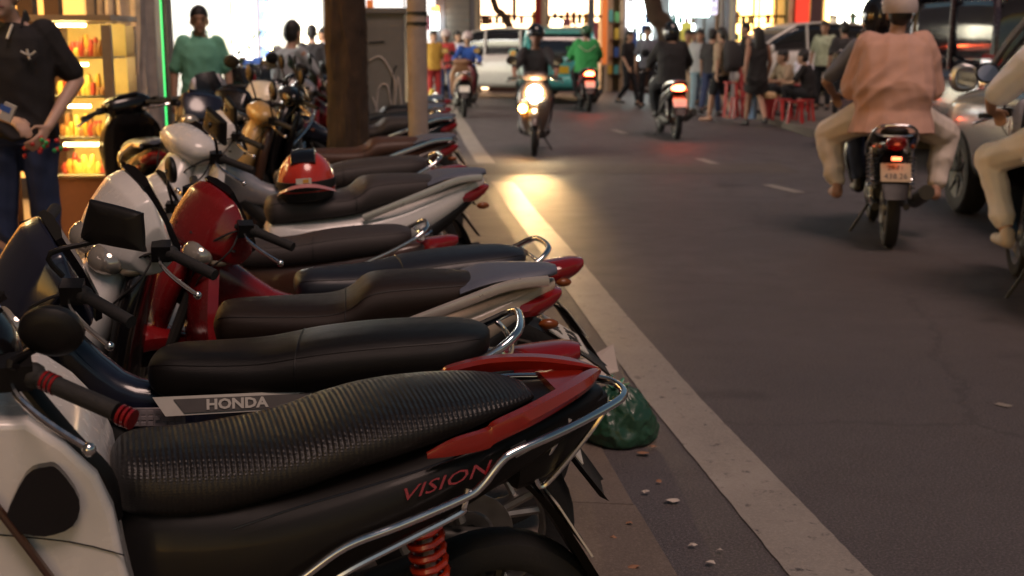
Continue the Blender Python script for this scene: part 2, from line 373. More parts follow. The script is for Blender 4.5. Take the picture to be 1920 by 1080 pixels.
SEATS = {
 'vision': [(.185, .665, .70, .03), (.175, .64, .73, .075), (.14, .625, .748, .11), (.02, .618, .747, .132), (-.12, .648, .760, .143), (-.22, .68, .785, .15), (-.32, .705, .802, .15), (-.44, .735, .808, .13), (-.54, .765, .803, .095), (-.60, .775, .79, .05)],
 'step': [(.165, .67, .70, .03), (.15, .63, .735, .075), (.11, .62, .752, .105), (-.05, .64, .752, .135), (-.17, .655, .755, .145), (-.23, .665, .775, .148), (-.275, .675, .812, .145), (-.34, .69, .825, .138), (-.50, .72, .825, .12), (-.59, .75, .818, .09), (-.63, .775, .805, .05)],
 'bench': [(.17, .69, .715, .03), (.155, .655, .74, .075), (.11, .635, .755, .1), (0, .635, .758, .118), (-.12, .64, .765, .13), (-.25, .65, .79, .138), (-.40, .67, .806, .138), (-.55, .69, .812, .128), (-.62, .71, .81, .105), (-.66, .735, .80, .07), (-.675, .755, .79, .03)],
}
def scooter(name, label, loc, yaw, lean=4, steer=25, kind='scooter', paint=None, paint2=None, seat=SEATB, seatk='step', rear='rack', scale=1, group='motorbikes parked side by side along the kerb',
            railm=CHR, lens=LENSR, mirror='oval', tail_on=0, head_on=0, plate=True, lod=0, shield=None, apron=None, cat='scooter', rider_seat=None, trim=PL, flap=True, mirrors=(1, -1), FX=.08, cowl=None, rax=-.625, rr=.27, shock=None, flapk=None, panel=None):
    paint = paint or PLG; paint2 = paint2 or PL; shield = shield or paint; apron = apron or paint
    T = thing(name, label, cat, loc, (R(-lean), 0, R(yaw)), group, scale)
    FM = M4.Translation((FX, 0, 0)); X = FM @ steer_xf(R(steer)); r = .27
    make_wheel(T, rax, rr, .092, rim=(DRK if lod == 0 and rear == 'prong' else ALU)); make_wheel(T, .64, r, .082, X)
    ub = kind == 'underbone'
    # seat
    b = MB(); b.xl(SEATS[seatk], p=2.7, n=20, k=4); st = b.build('seat', seat, T, ang=60)
    if lod == 0 and seatk != 'vision':   # stitched seams follow the cushion
        ss = cr(SEATS[seatk], 3)
        def on(k, a):
            x, zb, zt, hw = ss[k][:4]; return (x, hw*1.004*sgp(cos(a), 2/2.7), (zb+zt)/2+(zt-zb)/2*1.004*sgp(sin(a), 2/2.7))
        L_ = len(ss); b = MB(); b.tube([on(k, .62) for k in range(3, L_-4)], .0017, 5, 1); b.build('seam', PL, st)
        b = MB(); b.tube([on(k, -.55) for k in range(4, L_-4)], .0022, 5, 1); b.build('seam', PL, st)
        kk = L_//2-1; b = MB(); b.tube([on(kk-int(3*cos(a)+.5) if 0 else kk, a) for a in [R(q) for q in range(-25, 206, 8)]], .0018, 5, 1); b.build('seam', PL, st)
    # side body under the seat up to the tail
    b = MB()
    if ub: b.xl([(.16, .42, .60, .05), (.10, .40, .655, .085), (-.05, .42, .668, .115), (-.25, .47, .69, .13), (-.45, .55, .71, .125), (-.62, .62, .735, .10), (-.74, .67, .735, .06), (-.80, .69, .725, .03)], p=3, n=16, k=3)
    else: b.xl([(.165, .30, .62, .06), (.13, .28, .655, .12), (0, .30, .66, .158), (-.18, .36, .675, .178), (-.38, .47, .705, .172), (-.55, .57, .745, .145), (-.68, .655, .775, .105), (-.78, .73, .80, .055), (-.83, .77, .80, .025)], p=2.8, n=20, k=4)
    if panel: b = MB(); b.xl(panel, p=3.2, n=20, k=4)
    b.build('side_panel', paint, T, ang=60)
    if not ub and not panel:
        b = MB(); b.xl([(.10, .262, .30, .10), (0, .26, .40, .165), (-.18, .30, .47, .183), (-.36, .40, .555, .176), (-.52, .50, .63, .15), (-.66, .60, .70, .108), (-.76, .68, .735, .06)], p=2.8, n=18, k=3); b.build('lower_cover', PL, T, ang=60)
    b = MB()   # lower skirt and swing arm, belt case on the left
    if ub:
        b.xl([(.30, .20, .38, .07), (.12, .17, .42, .12), (-.08, .20, .44, .12), (-.2, .26, .40, .08)], n=12)
        b.tube([(-.12, .10, .31), (-.45, .105, .29), (-.66, .10, .275)], .028, 8, 3); b.tube([(-.12, -.10, .31), (-.66, -.10, .275)], .022, 8, 1)
        b.tube([(.36, 0, .62), (.2, 0, .47), (.05, 0, .42)], .05, 10, 3)
    else:
        b.xl([(.05, .20, .34, .05, .05), (-.05, .17, .36, .10, .06), (-.3, .18, .36, .075, .12), (-.55, .19, .35, .06, .13), (-.70, .22, .32, .045, .13), (-.76, .25, .29, .02, .13)], n=14)
        b.xl([(.02, .22, .30, .03, -.08), (-.4, .24, .30, .03, -.12), (-.66, .25, .29, .025, -.12)], n=8)
    b.build('engine', DRK, T, ang=50)
    b = MB()   # exhaust on the right
    b.tube([(.0, -.10, .22), (-.2, -.16, .24), (-.32, -.19, .28)], .018, 8, 3); b.tube([(-.32, -.19, .28), (-.40, -.195, .30), (-.86+(.26 if rear == 'prong' else 0), -.20, .40 if rear != 'prong' else .34), (-.88+(.26 if rear == 'prong' else 0), -.20, .403 if rear != 'prong' else .343)], .05, 12, 1); b.build('exhaust', DRK, T)
    for s in (1, -1):   # rear shocks
        if s < 0 and not ub: continue
        yy = .125*s; p0, p1 = (V((-.60, yy, .33)), V((-.50, yy, .66))) if not shock else (V(shock[0]), V(shock[1])); L = p1-p0; b = MB()
        ax = L.normalized(); a1 = ax.cross(V((0, 1, 0))).normalized(); a2 = ax.cross(a1)
        pts = [p0+L*(.18+.68*i/72)+a1*.032*cos(i*2*pi/9)+a2*.032*sin(i*2*pi/9) for i in range(73)]
        b.tube(pts, .0072, 6, 1)
        sp = b.build('shock_spring', DRED if rear == 'prong' else CHR, T)
        b = MB(); b.tube([p0, p1], .014, 8, 1); b.build('shock_rod', ALU, sp)
    # rear flap and plate
    if flap:
        b = MB(); q = flapk or [(-.70, .64, .07), (-.80, .58, .085), (-.90, .45, .085), (-.965, .36, .07)]
        rings = [[(x+.012*ny, w*sy, z+.004*ny) for sy, ny in ((-1, -1), (-.8, 1), (.8, 1), (1, -1), (.8, -.2), (-.8, -.2))] for x, z, w in cr(q, 3)]
        b.loft(rings); rf = b.build('rear_mudguard', PL, T, ang=25)
        if plate:
            b = MB(); d = V((q[2][0]-q[1][0], 0, q[2][1]-q[1][1])).normalized(); c = V(((q[1][0]+q[2][0])/2, 0, (q[1][1]+q[2][1])/2)); nrm = V((d.z, 0, -d.x))
            up = -d; rt = V((0, -1, 0)); n = rt.cross(up); F = frame(c+n*.016, rt, up)
            b.box((0, 0, 0), (.19, .14, .004)); pl = b.build('number_plate', PLATE, T, F, smooth=False)
            if lod == 0:
                text_part('29-F1', .05, INK, pl, F @ M4.Translation((0, .032, .003)), sx=.9); text_part('438.26', .06, INK, pl, F @ M4.Translation((0, -.032, .003)), sx=.9)
    # tail lamp
    lm = glow('tail_lamp_lit', (1, .10, .03), 14) if tail_on else lens
    b = MB()
    if rear == 'loop': b.xl([(-.70, .66, .74, .05), (-.78, .66, .75, .075), (-.86, .69, .76, .06), (-.90, .72, .755, .03)], n=14)
    elif rear == 'prong': b.xl([(-.56, .62, .70, .05), (-.63, .65, .74, .055), (-.69, .70, .755, .04), (-.72, .73, .75, .02)], n=14)
    else: b.xl([(-.68, .69, .755, .095), (-.76, .69, .765, .088), (-.82, .72, .775, .06), (-.85, .75, .77, .03)], n=14)
    b.build('tail_light', lm, T)
    for s in (1, -1):
        b = MB(); b.sph((-.80 if rear != 'prong' else -.62, s*.105 if rear != 'prong' else s*.06, .69 if ub else .69), (.03, .016, .016), 10, 6); b.build('rear_indicator', mat('dark_amber_lens', (.20, .05, .01), .2), T)
    # grab rail
    b = MB()
    if rear == 'rack':     # broad plate-like carrier with side bars
        rings = []
        for x, w, z, t in cr([(-.54, .125, .792, .012), (-.60, .12, .812, .014), (-.66, .105, .822, .016), (-.73, .088, .826, .016), (-.80, .066, .828, .016), (-.835, .03, .828, .012)], 3):
            rings.append([(x, w*cos(a), z+t*sgp(sin(a), .6)) for a in [2*pi*i/14 for i in range(14)]])
        b.loft(rings); rk_ = b.build('rear_carrier', GRYP, T, ang=50)
        b = MB()
        for s in (1, -1): b.tube([(-.24, .158*s, .665), (-.40, .168*s, .725), (-.55, .15*s, .775), (-.68, .115*s, .81), (-.80, .075*s, .812)], .012, 8, 4, flat=1.35)
        b.build('grab_bar', railm, rk_)
    elif rear == 'loop':
        b.tube([(-.30, .15, .60), (-.44, .158, .665), (-.56, .155, .715), (-.68, .14, .775), (-.735, .105, .81), (-.75, .05, .82), (-.75, -.05, .82), (-.735, -.105, .81), (-.68, -.14, .775), (-.56, -.155, .715), (-.44, -.158, .665), (-.30, -.15, .60)], .0105, 10, 4)
        b.tube([(-.69, .136, .78), (-.72, .1, .755), (-.73, 0, .75), (-.72, -.1, .755), (-.69, -.136, .78)], .007, 8, 3)
        b.build('grab_rail', CHR, T)
    if not ub:
        # floorboard and leg shield
        b = MB(); b.xl([(-.06, .245, .30, .14), (.1, .24, .285, .165), (.3+FX, .24, .285, .165), (.46+FX, .26, .32, .13)], p=5, n=14, k=2); b.build('floorboard', trim, T)
        b = MB(); b.zl([(.28, .43, .025, .14), (.42, .42, .03, .19), (.58, .395, .034, .205), (.74, .36, .036, .2), (.86, .325, .036, .17), (.93, .305, .03, .10)], p=4, n=18); b.build('leg_shield', shield, T, FM, ang=60)
        b = MB(); b.zl([(.24, .47, .03, .06), (.32, .50, .05, .12), (.46, .52, .065, .175), (.60, .505, .075, .205), (.74, .465, .085, .215), (.86, .42, .08, .17), (.94, .385, .06, .11), (.965, .375, .03, .05)], p=2.4, n=20); ap = b.build('front_apron', apron, T, FM, ang=60)
        for s in (1, -1):
          b = MB(); b.xl([(.50, .60, .70, .02, .14*s), (.54, .585, .74, .055, .11*s), (.575, .60, .72, .055, .075*s), (.60, .63, .68, .02, .05*s)], n=12, k=2)
          b.build('headlight', glow('headlamp_lit', (1, .86, .62), 90) if head_on else LENSC, ap, FM)
        if cowl == 'big': big_cowl(T, X, apron, head_on, .06)
        else:
            b = MB(); b.zl([(.93, .355, .06, .12), (.98, .36, .085, .17), (1.03, .365, .075, .15), (1.06, .36, .03, .08)], n=16); b.build('handlebar_cowl', apron, T, X, ang=60)
            b = MB(); b.box((.325, 0, 1.045), (.07, .14, .012), M4.Rotation(R(25), 3, 'Y')); b.build('instrument_panel', PLG, T, X)
    else:
        b = MB()   # wide leg shields either side of the frame tube
        for s in (1, -1):
            b = MB(); rings = []
            for z, x, w0, w1 in cr([(.26, .30, .10, .15), (.36, .34, .07, .20), (.5, .38, .05, .235), (.64, .39, .035, .225), (.76, .38, .03, .17), (.84, .37, .02, .09)], 3):
                rings.append([(x-.035, s*w1, z), (x+.0, s*(w1+.012), z), (x+.05, s*(w0+w1)/2, z), (x+.075, s*w0, z), (x+.05, s*w0*.9, z), (x+.03, s*(w0+w1)/2, z)])
            b.loft(rings); b.build('leg_shield', shield, T, FM, ang=45)

        b = MB(); b.xl([(.42+FX, .52, .86, .05), (.34+FX, .56, .84, .06), (.24, .55, .69, .06), (.14, .52, .66, .05)], n=14); b.build('centre_cover', paint2, T, ang=60)
        big_cowl(T, X, apron, head_on, 0)
        b = MB(); b.zl([(.56, .545, .02, .04), (.66, .53, .045, .085), (.78, .49, .055, .10), (.88, .455, .03, .06)], n=14); b.build('front_apron', apron, T, FM, ang=60)
    # forks, fender
    b = MB()
    for s in (1, -1): b.tube([(.64, .062*s, .27), (.60, .062*s, .40), (.47, .055*s, .72)], .019, 8, 1)
    b.tube([(.47, 0, .66), (.385, 0, .92)], .024, 8, 1); b.build('fork', DRK, T, X)
    fender(T, .64, .30, .065, 22, 152, apron, X)
    # bars, grips, levers
    b = MB(); b.tube([(.29, .24, .975), (.345, .16, .985), (.385, .06, .96), (.385, -.06, .96), (.345, -.16, .985), (.29, -.24, .975)], .012, 8, 4); hb = b.build('handlebar', DRK, T, X)
    for s in (1, -1):
        g0, g1 = V((.315, .205*s, .982)), V((.248, .345*s, .965))
        b = MB(); b.tube([g0, g0+(g1-g0)*.06, g0+(g1-g0)*.1, g0+(g1-g0)*.94, g1], .0155, 12, 1); b.sph(tuple(g0), .022, 10, 6); b.build('grip', RUB, hb, X)
        b = MB(); b.tube([(.345, .19*s, .975), (.352, .23*s, .965), (.335, .29*s, .945), (.305, .36*s, .925)], .0055, 7, 4, flat=1.5); b.sph((.304, .362*s, .924), .0115, 9, 6); b.build('brake_lever', CHR, hb, X)
        b = MB(); b.box((.335, .185*s, .985), (.05, .05, .045), M4.Rotation(-.4*s, 3, 'Z')); b.build('switch_box', PL, hb, X)
        if s in mirrors: mirror_part(T, s, X, (.335, .20, 1.0), (.36, .30, 1.20) if mirror == 'oval' else (.40, .29, 1.17), mirror, .066 if mirror == 'oval' else .072)
    if lod == 0:   # cables
        b = MB()
        for s in (1, -1):
            b.tube([(.335, .17*s, .975), (.39, .16*s, .965), (.45, .11*s, .90), (.47, .05*s, .75)], .0035, 6, 4)
        b.tube([(.335, .15, .975), (.40, .20, .92), (.47, .12, .80), (.46, .04, .66)], .0035, 6, 4); stuff(b.build('cable', RUB, T, X))
    # stand
    b = MB(); b.tube([(-.05, .10, .22), (-.08, .17, .10), (-.09, .22, .012+.01)], .011, 7, 1); b.build('side_stand', DRK, T)
    return T
def local(T, p): return (M4.LocRotScale(T.location, T.rotation_euler, T.scale) @ V(p))
# ---------------------------------------------------------------- people
# local axes: +X is the way the person faces, +Y left, +Z up; feet at z = 0
SKIN = mat('skin', (.42, .24, .16), .55, var=.08); SKINT = mat('tan_skin', (.33, .17, .11), .55, var=.08)
HAIR = mat('black_hair', (.010, .008, .008), .5, bump=.5, bscale=300)
EYEW = mat('eye', (.03, .02, .018), .3); LIP = mat('lip', (.25, .09, .075), .5)
REMESH = []
def cap(b, p, q, r0, r1, n=10):
    p, q = V(p), V(q); d = q-p
    if d.length < 1e-5: b.sph(p, r0, n, 6); return
    d.normalize(); a = d.cross(V((0, 0, 1)))
    if a.length < .1: a = d.cross(V((1, 0, 0)))
    a.normalize(); c = a.cross(d); rings = []
    for t, s in ((-1, .15), (-.8, .6), (-.45, .89), (0, 1)): rings.append((p+d*t*r0, r0*s))
    for t, s in ((0, 1), (.45, .89), (.8, .6), (1, .15)): rings.append((q+d*t*r1, r1*s))
    b.loft([[tuple(o+(a*cos(2*pi*j/n)+c*sin(2*pi*j/n))*r) for j in range(n)] for o, r in rings])
def ell(b, pts, left, n=14):
    """loft of ellipses: (point, half width along left, half depth)"""
    rings = []; L = V(left).normalized(); P = [V(p[0]) for p in pts]
    for i, (p, w, d) in enumerate(pts):
        t = (P[min(i+1, len(P)-1)]-P[max(i-1, 0)]).normalized(); l = (L-t*L.dot(t)).normalized(); f = l.cross(t)
        rings.append([tuple(V(p)+l*w*sgp(cos(2*pi*j/n), .85)+f*d*sgp(sin(2*pi*j/n), .85)) for j in range(n)])
    b.loft(rings)
def hand(b, wr, d, nrm, side, curl=.5, s=1):
    """palm, four fingers and a thumb; d along the hand, nrm out of the back of the hand"""
    d = V(d).normalized(); nrm = V(nrm); nrm = (nrm-d*nrm.dot(d)).normalized(); sd = d.cross(nrm)*side; w = V(wr)
    for k in (-1.2, -.4, .4, 1.2): cap(b, w+d*.012*s+sd*k*.011*s, w+d*.085*s+sd*k*.018*s, .0135*s, .0115*s, 8)
    for k, ln in ((-1.5, .062), (-.5, .076), (.5, .08), (1.5, .07)):
        a = w+d*.088*s+sd*k*.0185*s; u = (d*cos(curl)-nrm*sin(curl)); e = a+u*ln*.5*s
        u2 = (d*cos(curl*2.3)-nrm*sin(curl*2.3)); f = e+u2*ln*.5*s
        cap(b, a, e, .0095*s, .0085*s, 7); cap(b, e, f, .0085*s, .007*s, 7)
    a = w+d*.03*s+sd*.028*s; e = a+(d*.6+sd*.75-nrm*.25).normalized()*.036*s; f = e+(d*.9+sd*.1-nrm*.4).normalized()*.03*s
    cap(b, a, e, .013*s, .0105*s, 7); cap(b, e, f, .0105*s, .0085*s, 7)
STAND = dict(pel=(0, 0, .92), che=(.0, 0, 1.24), nek=(-.01, 0, 1.425), hed=(.02, 0, 1.56), hipL=(0, .09, .88), hipR=(0, -.09, .88), kneL=(.02, .10, .48), kneR=(.02, -.10, .48),
    ankL=(-.01, .11, .08), ankR=(-.01, -.11, .08), shoL=(-.01, .172, 1.345), shoR=(-.01, -.172, 1.345), elbL=(-.03, .235, 1.09), elbR=(-.03, -.235, 1.09), wriL=(.05, .25, .85), wriR=(.05, -.25, .85))
def walk(ph=1):
    d = dict(STAND); s = ph
    d.update(kneL=(.13*s, .09, .49), ankL=(.20*s if s > 0 else -.28, .09, .09 if s > 0 else .15), kneR=(-.02*s+.05, -.09, .48), ankR=(-.22 if s > 0 else .20, -.09, .14 if s > 0 else .08),
             wriL=(-.10*s, .25, .87), wriR=(.16*s, -.25, .88), elbL=(-.08*s-.02, .235, 1.09), elbR=(.03*s-.02, -.235, 1.09)); return d
RIDE = dict(pel=(-.17, 0, .86), che=(-.13, 0, 1.17), nek=(-.09, 0, 1.35), hed=(-.04, 0, 1.50), hipL=(-.12, .10, .85), hipR=(-.12, -.10, .85), kneL=(.27, .19, .72), kneR=(.27, -.19, .72),
    ankL=(.24, .15, .35), ankR=(.24, -.15, .35), shoL=(-.10, .18, 1.29), shoR=(-.10, -.18, 1.29), elbL=(.05, .28, 1.07), elbR=(.05, -.28, 1.07), wriL=(.25, .27, 1.01), wriR=(.25, -.27, 1.01))
PILLION = dict(pel=(-.42, 0, .90), che=(-.40, 0, 1.22), nek=(-.36, 0, 1.41), hed=(-.31, 0, 1.55), hipL=(-.38, .11, .88), hipR=(-.38, -.11, .88), kneL=(-.02, .30, .74), kneR=(-.02, -.30, .74),
    ankL=(-.16, .27, .34), ankR=(-.16, -.27, .34), shoL=(-.38, .185, 1.30), shoR=(-.38, -.185, 1.30), elbL=(-.30, .28, 1.08), elbR=(-.30, -.28, 1.08), wriL=(-.08, .19, .98), wriR=(-.08, -.19, .98))
SIT = dict(pel=(0, 0, .42), che=(.05, 0, .72), nek=(.10, 0, .90), hed=(.15, 0, 1.04), hipL=(.03, .10, .41), hipR=(.03, -.10, .41), kneL=(.40, .16, .50), kneR=(.40, -.16, .50),
    ankL=(.38, .15, .09), ankR=(.38, -.15, .09), shoL=(.07, .175, .84), shoR=(.07, -.175, .84), elbL=(.22, .24, .62), elbR=(.22, -.24, .62), wriL=(.42, .12, .60), wriR=(.42, -.12, .60))
def person(label, loc, yaw, pose, top, bottom, scale=1, group=None, hair='short', sleeve='short', legs='long', skin=None, shoe=None, girth=1, vox=.014, face=True, headgear=None, parent_cat='person', lookyaw=0, fist=.5, handd=None, loose=0, skirt=False, collar=False, bare_feet=False):
    skin = skin or SKIN; shoe = shoe or mat('dark_shoe', (.02, .018, .018), .5)
    P = {k: V(v) for k, v in pose.items()}; g = girth
    T = thing('person', label, parent_cat, loc, (0, 0, R(yaw)), group, scale)
    left = (P['shoL']-P['shoR']); hl = (P['hipL']-P['hipR'])
    tors = lambda k, e: [(P['pel']-(P['che']-P['pel'])*.28, (.135+e)*g, (.10+e)*g), (P['pel'], (.165+e)*g, (.115+e)*g), (P['pel']*.55+P['che']*.45, (.142+e+k)*g, (.10+e+k)*g), (P['che'], (.165+e)*g, (.115+e)*g), (P['che']*.5+P['nek']*.5, (.158+e)*g, (.095+e)*g), (P['che']*.2+P['nek']*.8, (.095+e)*g, (.065+e)*g), (P['nek'], .055+e, .052+e)]
    b = MB(); ell(b, tors(0, 0), left)
    hd = P['hed']; f = (M4.Rotation(R(lookyaw), 3, 'Z') @ V((1, 0, 0))); sdv = V((-f.y, f.x, 0))
    cap(b, P['nek']-(P['nek']-P['che'])*.15, hd-V((0, 0, .05)), .055, .052)
    hb = MB(); hb.sph((0, 0, .018), (.095, .076, .105), 16, 10); hb.sph((.028, 0, -.055), (.066, .056, .062), 14, 9); hb.sph((.088, 0, -.028), (.02, .014, .024), 8, 6); hb.sph((.062, 0, -.098), (.03, .028, .022), 8, 6); hb.sph((.07, 0, .03), (.03, .05, .02), 8, 6)
    for s in (1, -1): hb.sph((-.005, .078*s, -.015), (.022, .012, .032), 8, 6)
    rot = M4(((f.x, sdv.x, 0), (f.y, sdv.y, 0), (0, 0, 1)))
    hv = [tuple(hd+rot @ V(v)) for v in hb.v]; b.add(hv, hb.f)
    for s in 'LR':
        sg = 1 if s == 'L' else -1
        cap(b, P['hip'+s], P['kne'+s], .082*g, .056*g); cap(b, P['kne'+s], P['kne'+s]*.55+P['ank'+s]*.45, .054*g, .054*g); cap(b, P['kne'+s]*.55+P['ank'+s]*.45, P['ank'+s], .054*g, .036)
        a = P['ank'+s]; fd = V((1, .12*sg, 0)); cap(b, a-V((.02, 0, .035)), a+fd*.13-V((0, 0, .045)), .034, .026)
        cap(b, P['sho'+s], P['elb'+s], .05*g, .039*g); w = P['wri'+s]
        cap(b, P['elb'+s], w, .038*g, .026)
        d = (w-P['elb'+s]).normalized(); nrm = V((.2, sg, .3)) if abs(d.z) > .6 else V((0, .3*sg, 1))
        if handd and s in handd: d = V(handd[s][0]); nrm = V(handd[s][1])
        hand(b, w, d, nrm, sg, fist, 1.05)
    body = b.build('body', skin, T); REMESH.append((body, vox, 4))
    # shirt
    e = .016+loose; sb = MB(); tt = tors(loose*.8+.012, e)
    tt[0] = (tt[0][0]-V((0, 0, loose*1.6)), tt[0][1]+.03*g+loose, tt[0][2]+.022+loose*.8); sb_t = tt[:-1]+[(P['nek']-(P['nek']-P['che'])*.06, .066+e*.5, .062+e*.5)]; ell(sb, sb_t, left)
    for s in 'LR':
        if sleeve != 'none':
            k = {'short': .78, 'long': 1}[sleeve]; cap(sb, P['sho'+s]-(P['sho'+s]-P['nek'])*.15, P['sho'+s]*(1-k)+P['elb'+s]*k, .062*g+e*.9, .052*g+e*.8)
            if sleeve == 'long': cap(sb, P['elb'+s], P['wri'+s]-(P['wri'+s]-P['elb'+s])*.08, .05*g+e*.7, .036+e*.6)
        else: cap(sb, P['sho'+s]-(P['sho'+s]-P['nek'])*.4, P['sho'+s]-(P['sho'+s]-P['nek'])*.2, .05, .05)
    sh = sb.build('shirt', top, T); REMESH.append((sh, vox, 4))
    # trousers / shorts / skirt
    tb = MB(); ell(tb, [(P['pel']-(P['che']-P['pel'])*.38, .15*g, .12*g), (P['pel']-(P['che']-P['pel'])*.1, .18*g, .128*g), (P['pel']+(P['che']-P['pel'])*.25, .165*g, .12*g)], hl)
    for s in 'LR':
        h, k, a = P['hip'+s], P['kne'+s], P['ank'+s]
        if legs == 'long':
            cap(tb, h, k, .10*g+loose*.5, .072*g+loose*.6); cap(tb, k, a+(k-a)*.16, .071*g+loose*.6, .056+loose*.45)
        else:
            kk = {'shorts': .85, 'mini': .45}[legs]; cap(tb, h, h*(1-kk)+k*kk, .102*g, (.086 if legs == 'shorts' else .1)*g)
    if skirt: ell(tb, [(P['pel']+V((0, 0, .05)), .17, .12), (P['pel']-V((0, 0, .12)), .20, .15), (P['kneL']*.5+P['kneR']*.5+V((0, 0, .12)), .22, .17)], hl)
    tr = tb.build('trousers' if legs == 'long' else 'shorts', bottom, T); REMESH.append((tr, vox, 4))
    for s in 'LR':
        sg = 1 if s == 'L' else -1; a = P['ank'+s]; q = MB()
        cap(q, a-V((.035, 0, .04)), a+V((.175, .02*sg, -.054)), .043, .033); cap(q, a-V((.02, 0, .0)), a-V((.02, 0, .04)), .04, .042)
        if not bare_feet: so_ = q.build('shoe', shoe, T); REMESH.append((so_, .012, 2))
    # hair
    M = lambda v: tuple(hd+rot @ V(v))
    if hair and not (headgear and hair == 'short' and 0):
        q = MB(); q.sph((-.008, 0, .04), (.101, .084, .10), 16, 8, cut=-.15); q.sph((-.035, 0, .0), (.078, .081, .09), 14, 8)
        if hair == 'long': ell(q, [((-.05, 0, .05), .085, .06), ((-.075, 0, -.06), .09, .05), ((-.10, 0, -.2), .10, .035), ((-.11, 0, -.32), .07, .02)], (0, 1, 0))
        if hair == 'bun': q.sph((-.11, 0, .06), .04, 10, 7)
        if hair == 'pony': ell(q, [((-.09, 0, .05), .03, .03), ((-.13, 0, -.05), .032, .03), ((-.125, 0, -.2), .012, .012)], (0, 1, 0))
        q.v = [M(v) for v in q.v]; ho = q.build('hair', HAIR, T); REMESH.append((ho, .012, 2))
    if face:
        for s in (1, -1):
            q = MB(); q.sph(M((.083, .032*s, .002)), (.011, .011, .008), 8, 6); q.build('eye', EYEW, T)
            q = MB(); q.tube([M((.088, .016*s, .022)), M((.087, .034*s, .027)), M((.074, .052*s, .02))], .005, 6, 2); q.build('eyebrow', HAIR, T)
        q = MB(); q.tube([M((.080, -.024, -.066)), M((.09, 0, -.063)), M((.080, .024, -.066))], .0065, 6, 3); q.build('mouth', LIP, T)
    if headgear:
        kind, m, m2 = headgear; q = MB()
        if kind == 'helmet':
            q.sph(M((-.012, 0, .045)), (.135, .118, .125), 20, 10, cut=-.35); hm = q.build('helmet', m, T)
            q = MB(); ell(q, [(M((.075, 0, .03)), .10, .012), (M((.125, 0, .035)), .095, .012), (M((.175, 0, .028)), .06, .009)], sdv); q.build('peak', m2, hm)
            q = MB(); q.tube([M((-.01, .1, .0)), M((.03, .07, -.09)), M((.035, 0, -.115)), M((.03, -.07, -.09)), M((-.01, -.1, .0))], .006, 6, 4); q.build('chin_strap', INK, hm)
        elif kind == 'full':
            q.sph(M((-.005, 0, .0)), (.145, .125, .16), 20, 14); hm = q.build('helmet', m, T)
            q = MB(); q.sph(M((.035, 0, .01)), (.118, .112, .06), 16, 8); q.build('visor', m2, hm)
    if collar:
        q = MB(); n_ = P['nek']
        for s in (1, -1): q.poly([tuple(n_+V((.03, .065*s, .035))), tuple(n_+V((-.06, .055*s, .05))), tuple(n_+V((-.075, .07*s, .0))), tuple(n_+V((.085, .055*s, -.035)))], .012)
        q.build('collar', top, sh)

    return T
def finish_people():
    for o, vx, it in REMESH:
        m = o.modifiers.new('r', 'REMESH'); m.mode = 'VOXEL'; m.voxel_size = vx; m.use_smooth_shade = True
        s = o.modifiers.new('s', 'SMOOTH'); s.iterations = it; s.factor = .5
    bpy.context.view_layer.update(); dg = bpy.context.evaluated_depsgraph_get(); new = []
    for o, vx, it in REMESH: new.append(bpy.data.meshes.new_from_object(o.evaluated_get(dg)))
    for (o, vx, it), me in zip(REMESH, new):
        nm = o.data.name.split('.')[0]
        if nm in ('shirt', 'trousers', 'shorts') and len(me.vertices) < 60000:     # cloth folds
            me.update(); n_ = len(me.vertices); c = np.empty(n_*3, 'f'); me.vertices.foreach_get('co', c); nn = np.empty(n_*3, 'f'); me.vertices.foreach_get('normal', nn)
            c = c.reshape(-1, 3); nn = nn.reshape(-1, 3); x, y, z = c.T; a = random.random()*9; amp = .010 if vx < .0105 else .007
            w = .9*np.sin(7*x+a)+.9*np.sin(8*y-2*a+5*z)+.7*np.sin(11*z+a+4*x)
            f1 = 1-2*np.abs(np.sin(9*z+6*y+3*x+1.6*w+a)); f2 = 1-2*np.abs(np.sin(15*y-13*x+9*z+1.9*w-a)); f3 = np.sin(41*z+23*x+2.5*w)*np.sin(37*y+19*z-2*w)
            me.vertices.foreach_set('co', (c+nn*(amp*(.55*f1+.4*f2+.2*f3-.1))[:, None]).ravel().astype('f')); me.update()
        o.modifiers.clear(); nm = o.data.name; o.data = me; me.name = nm
def cloth(name, col, rough=.85, var=.1): return mat(name, col, rough, var=var, scale=14, bump=.35, bscale=90)
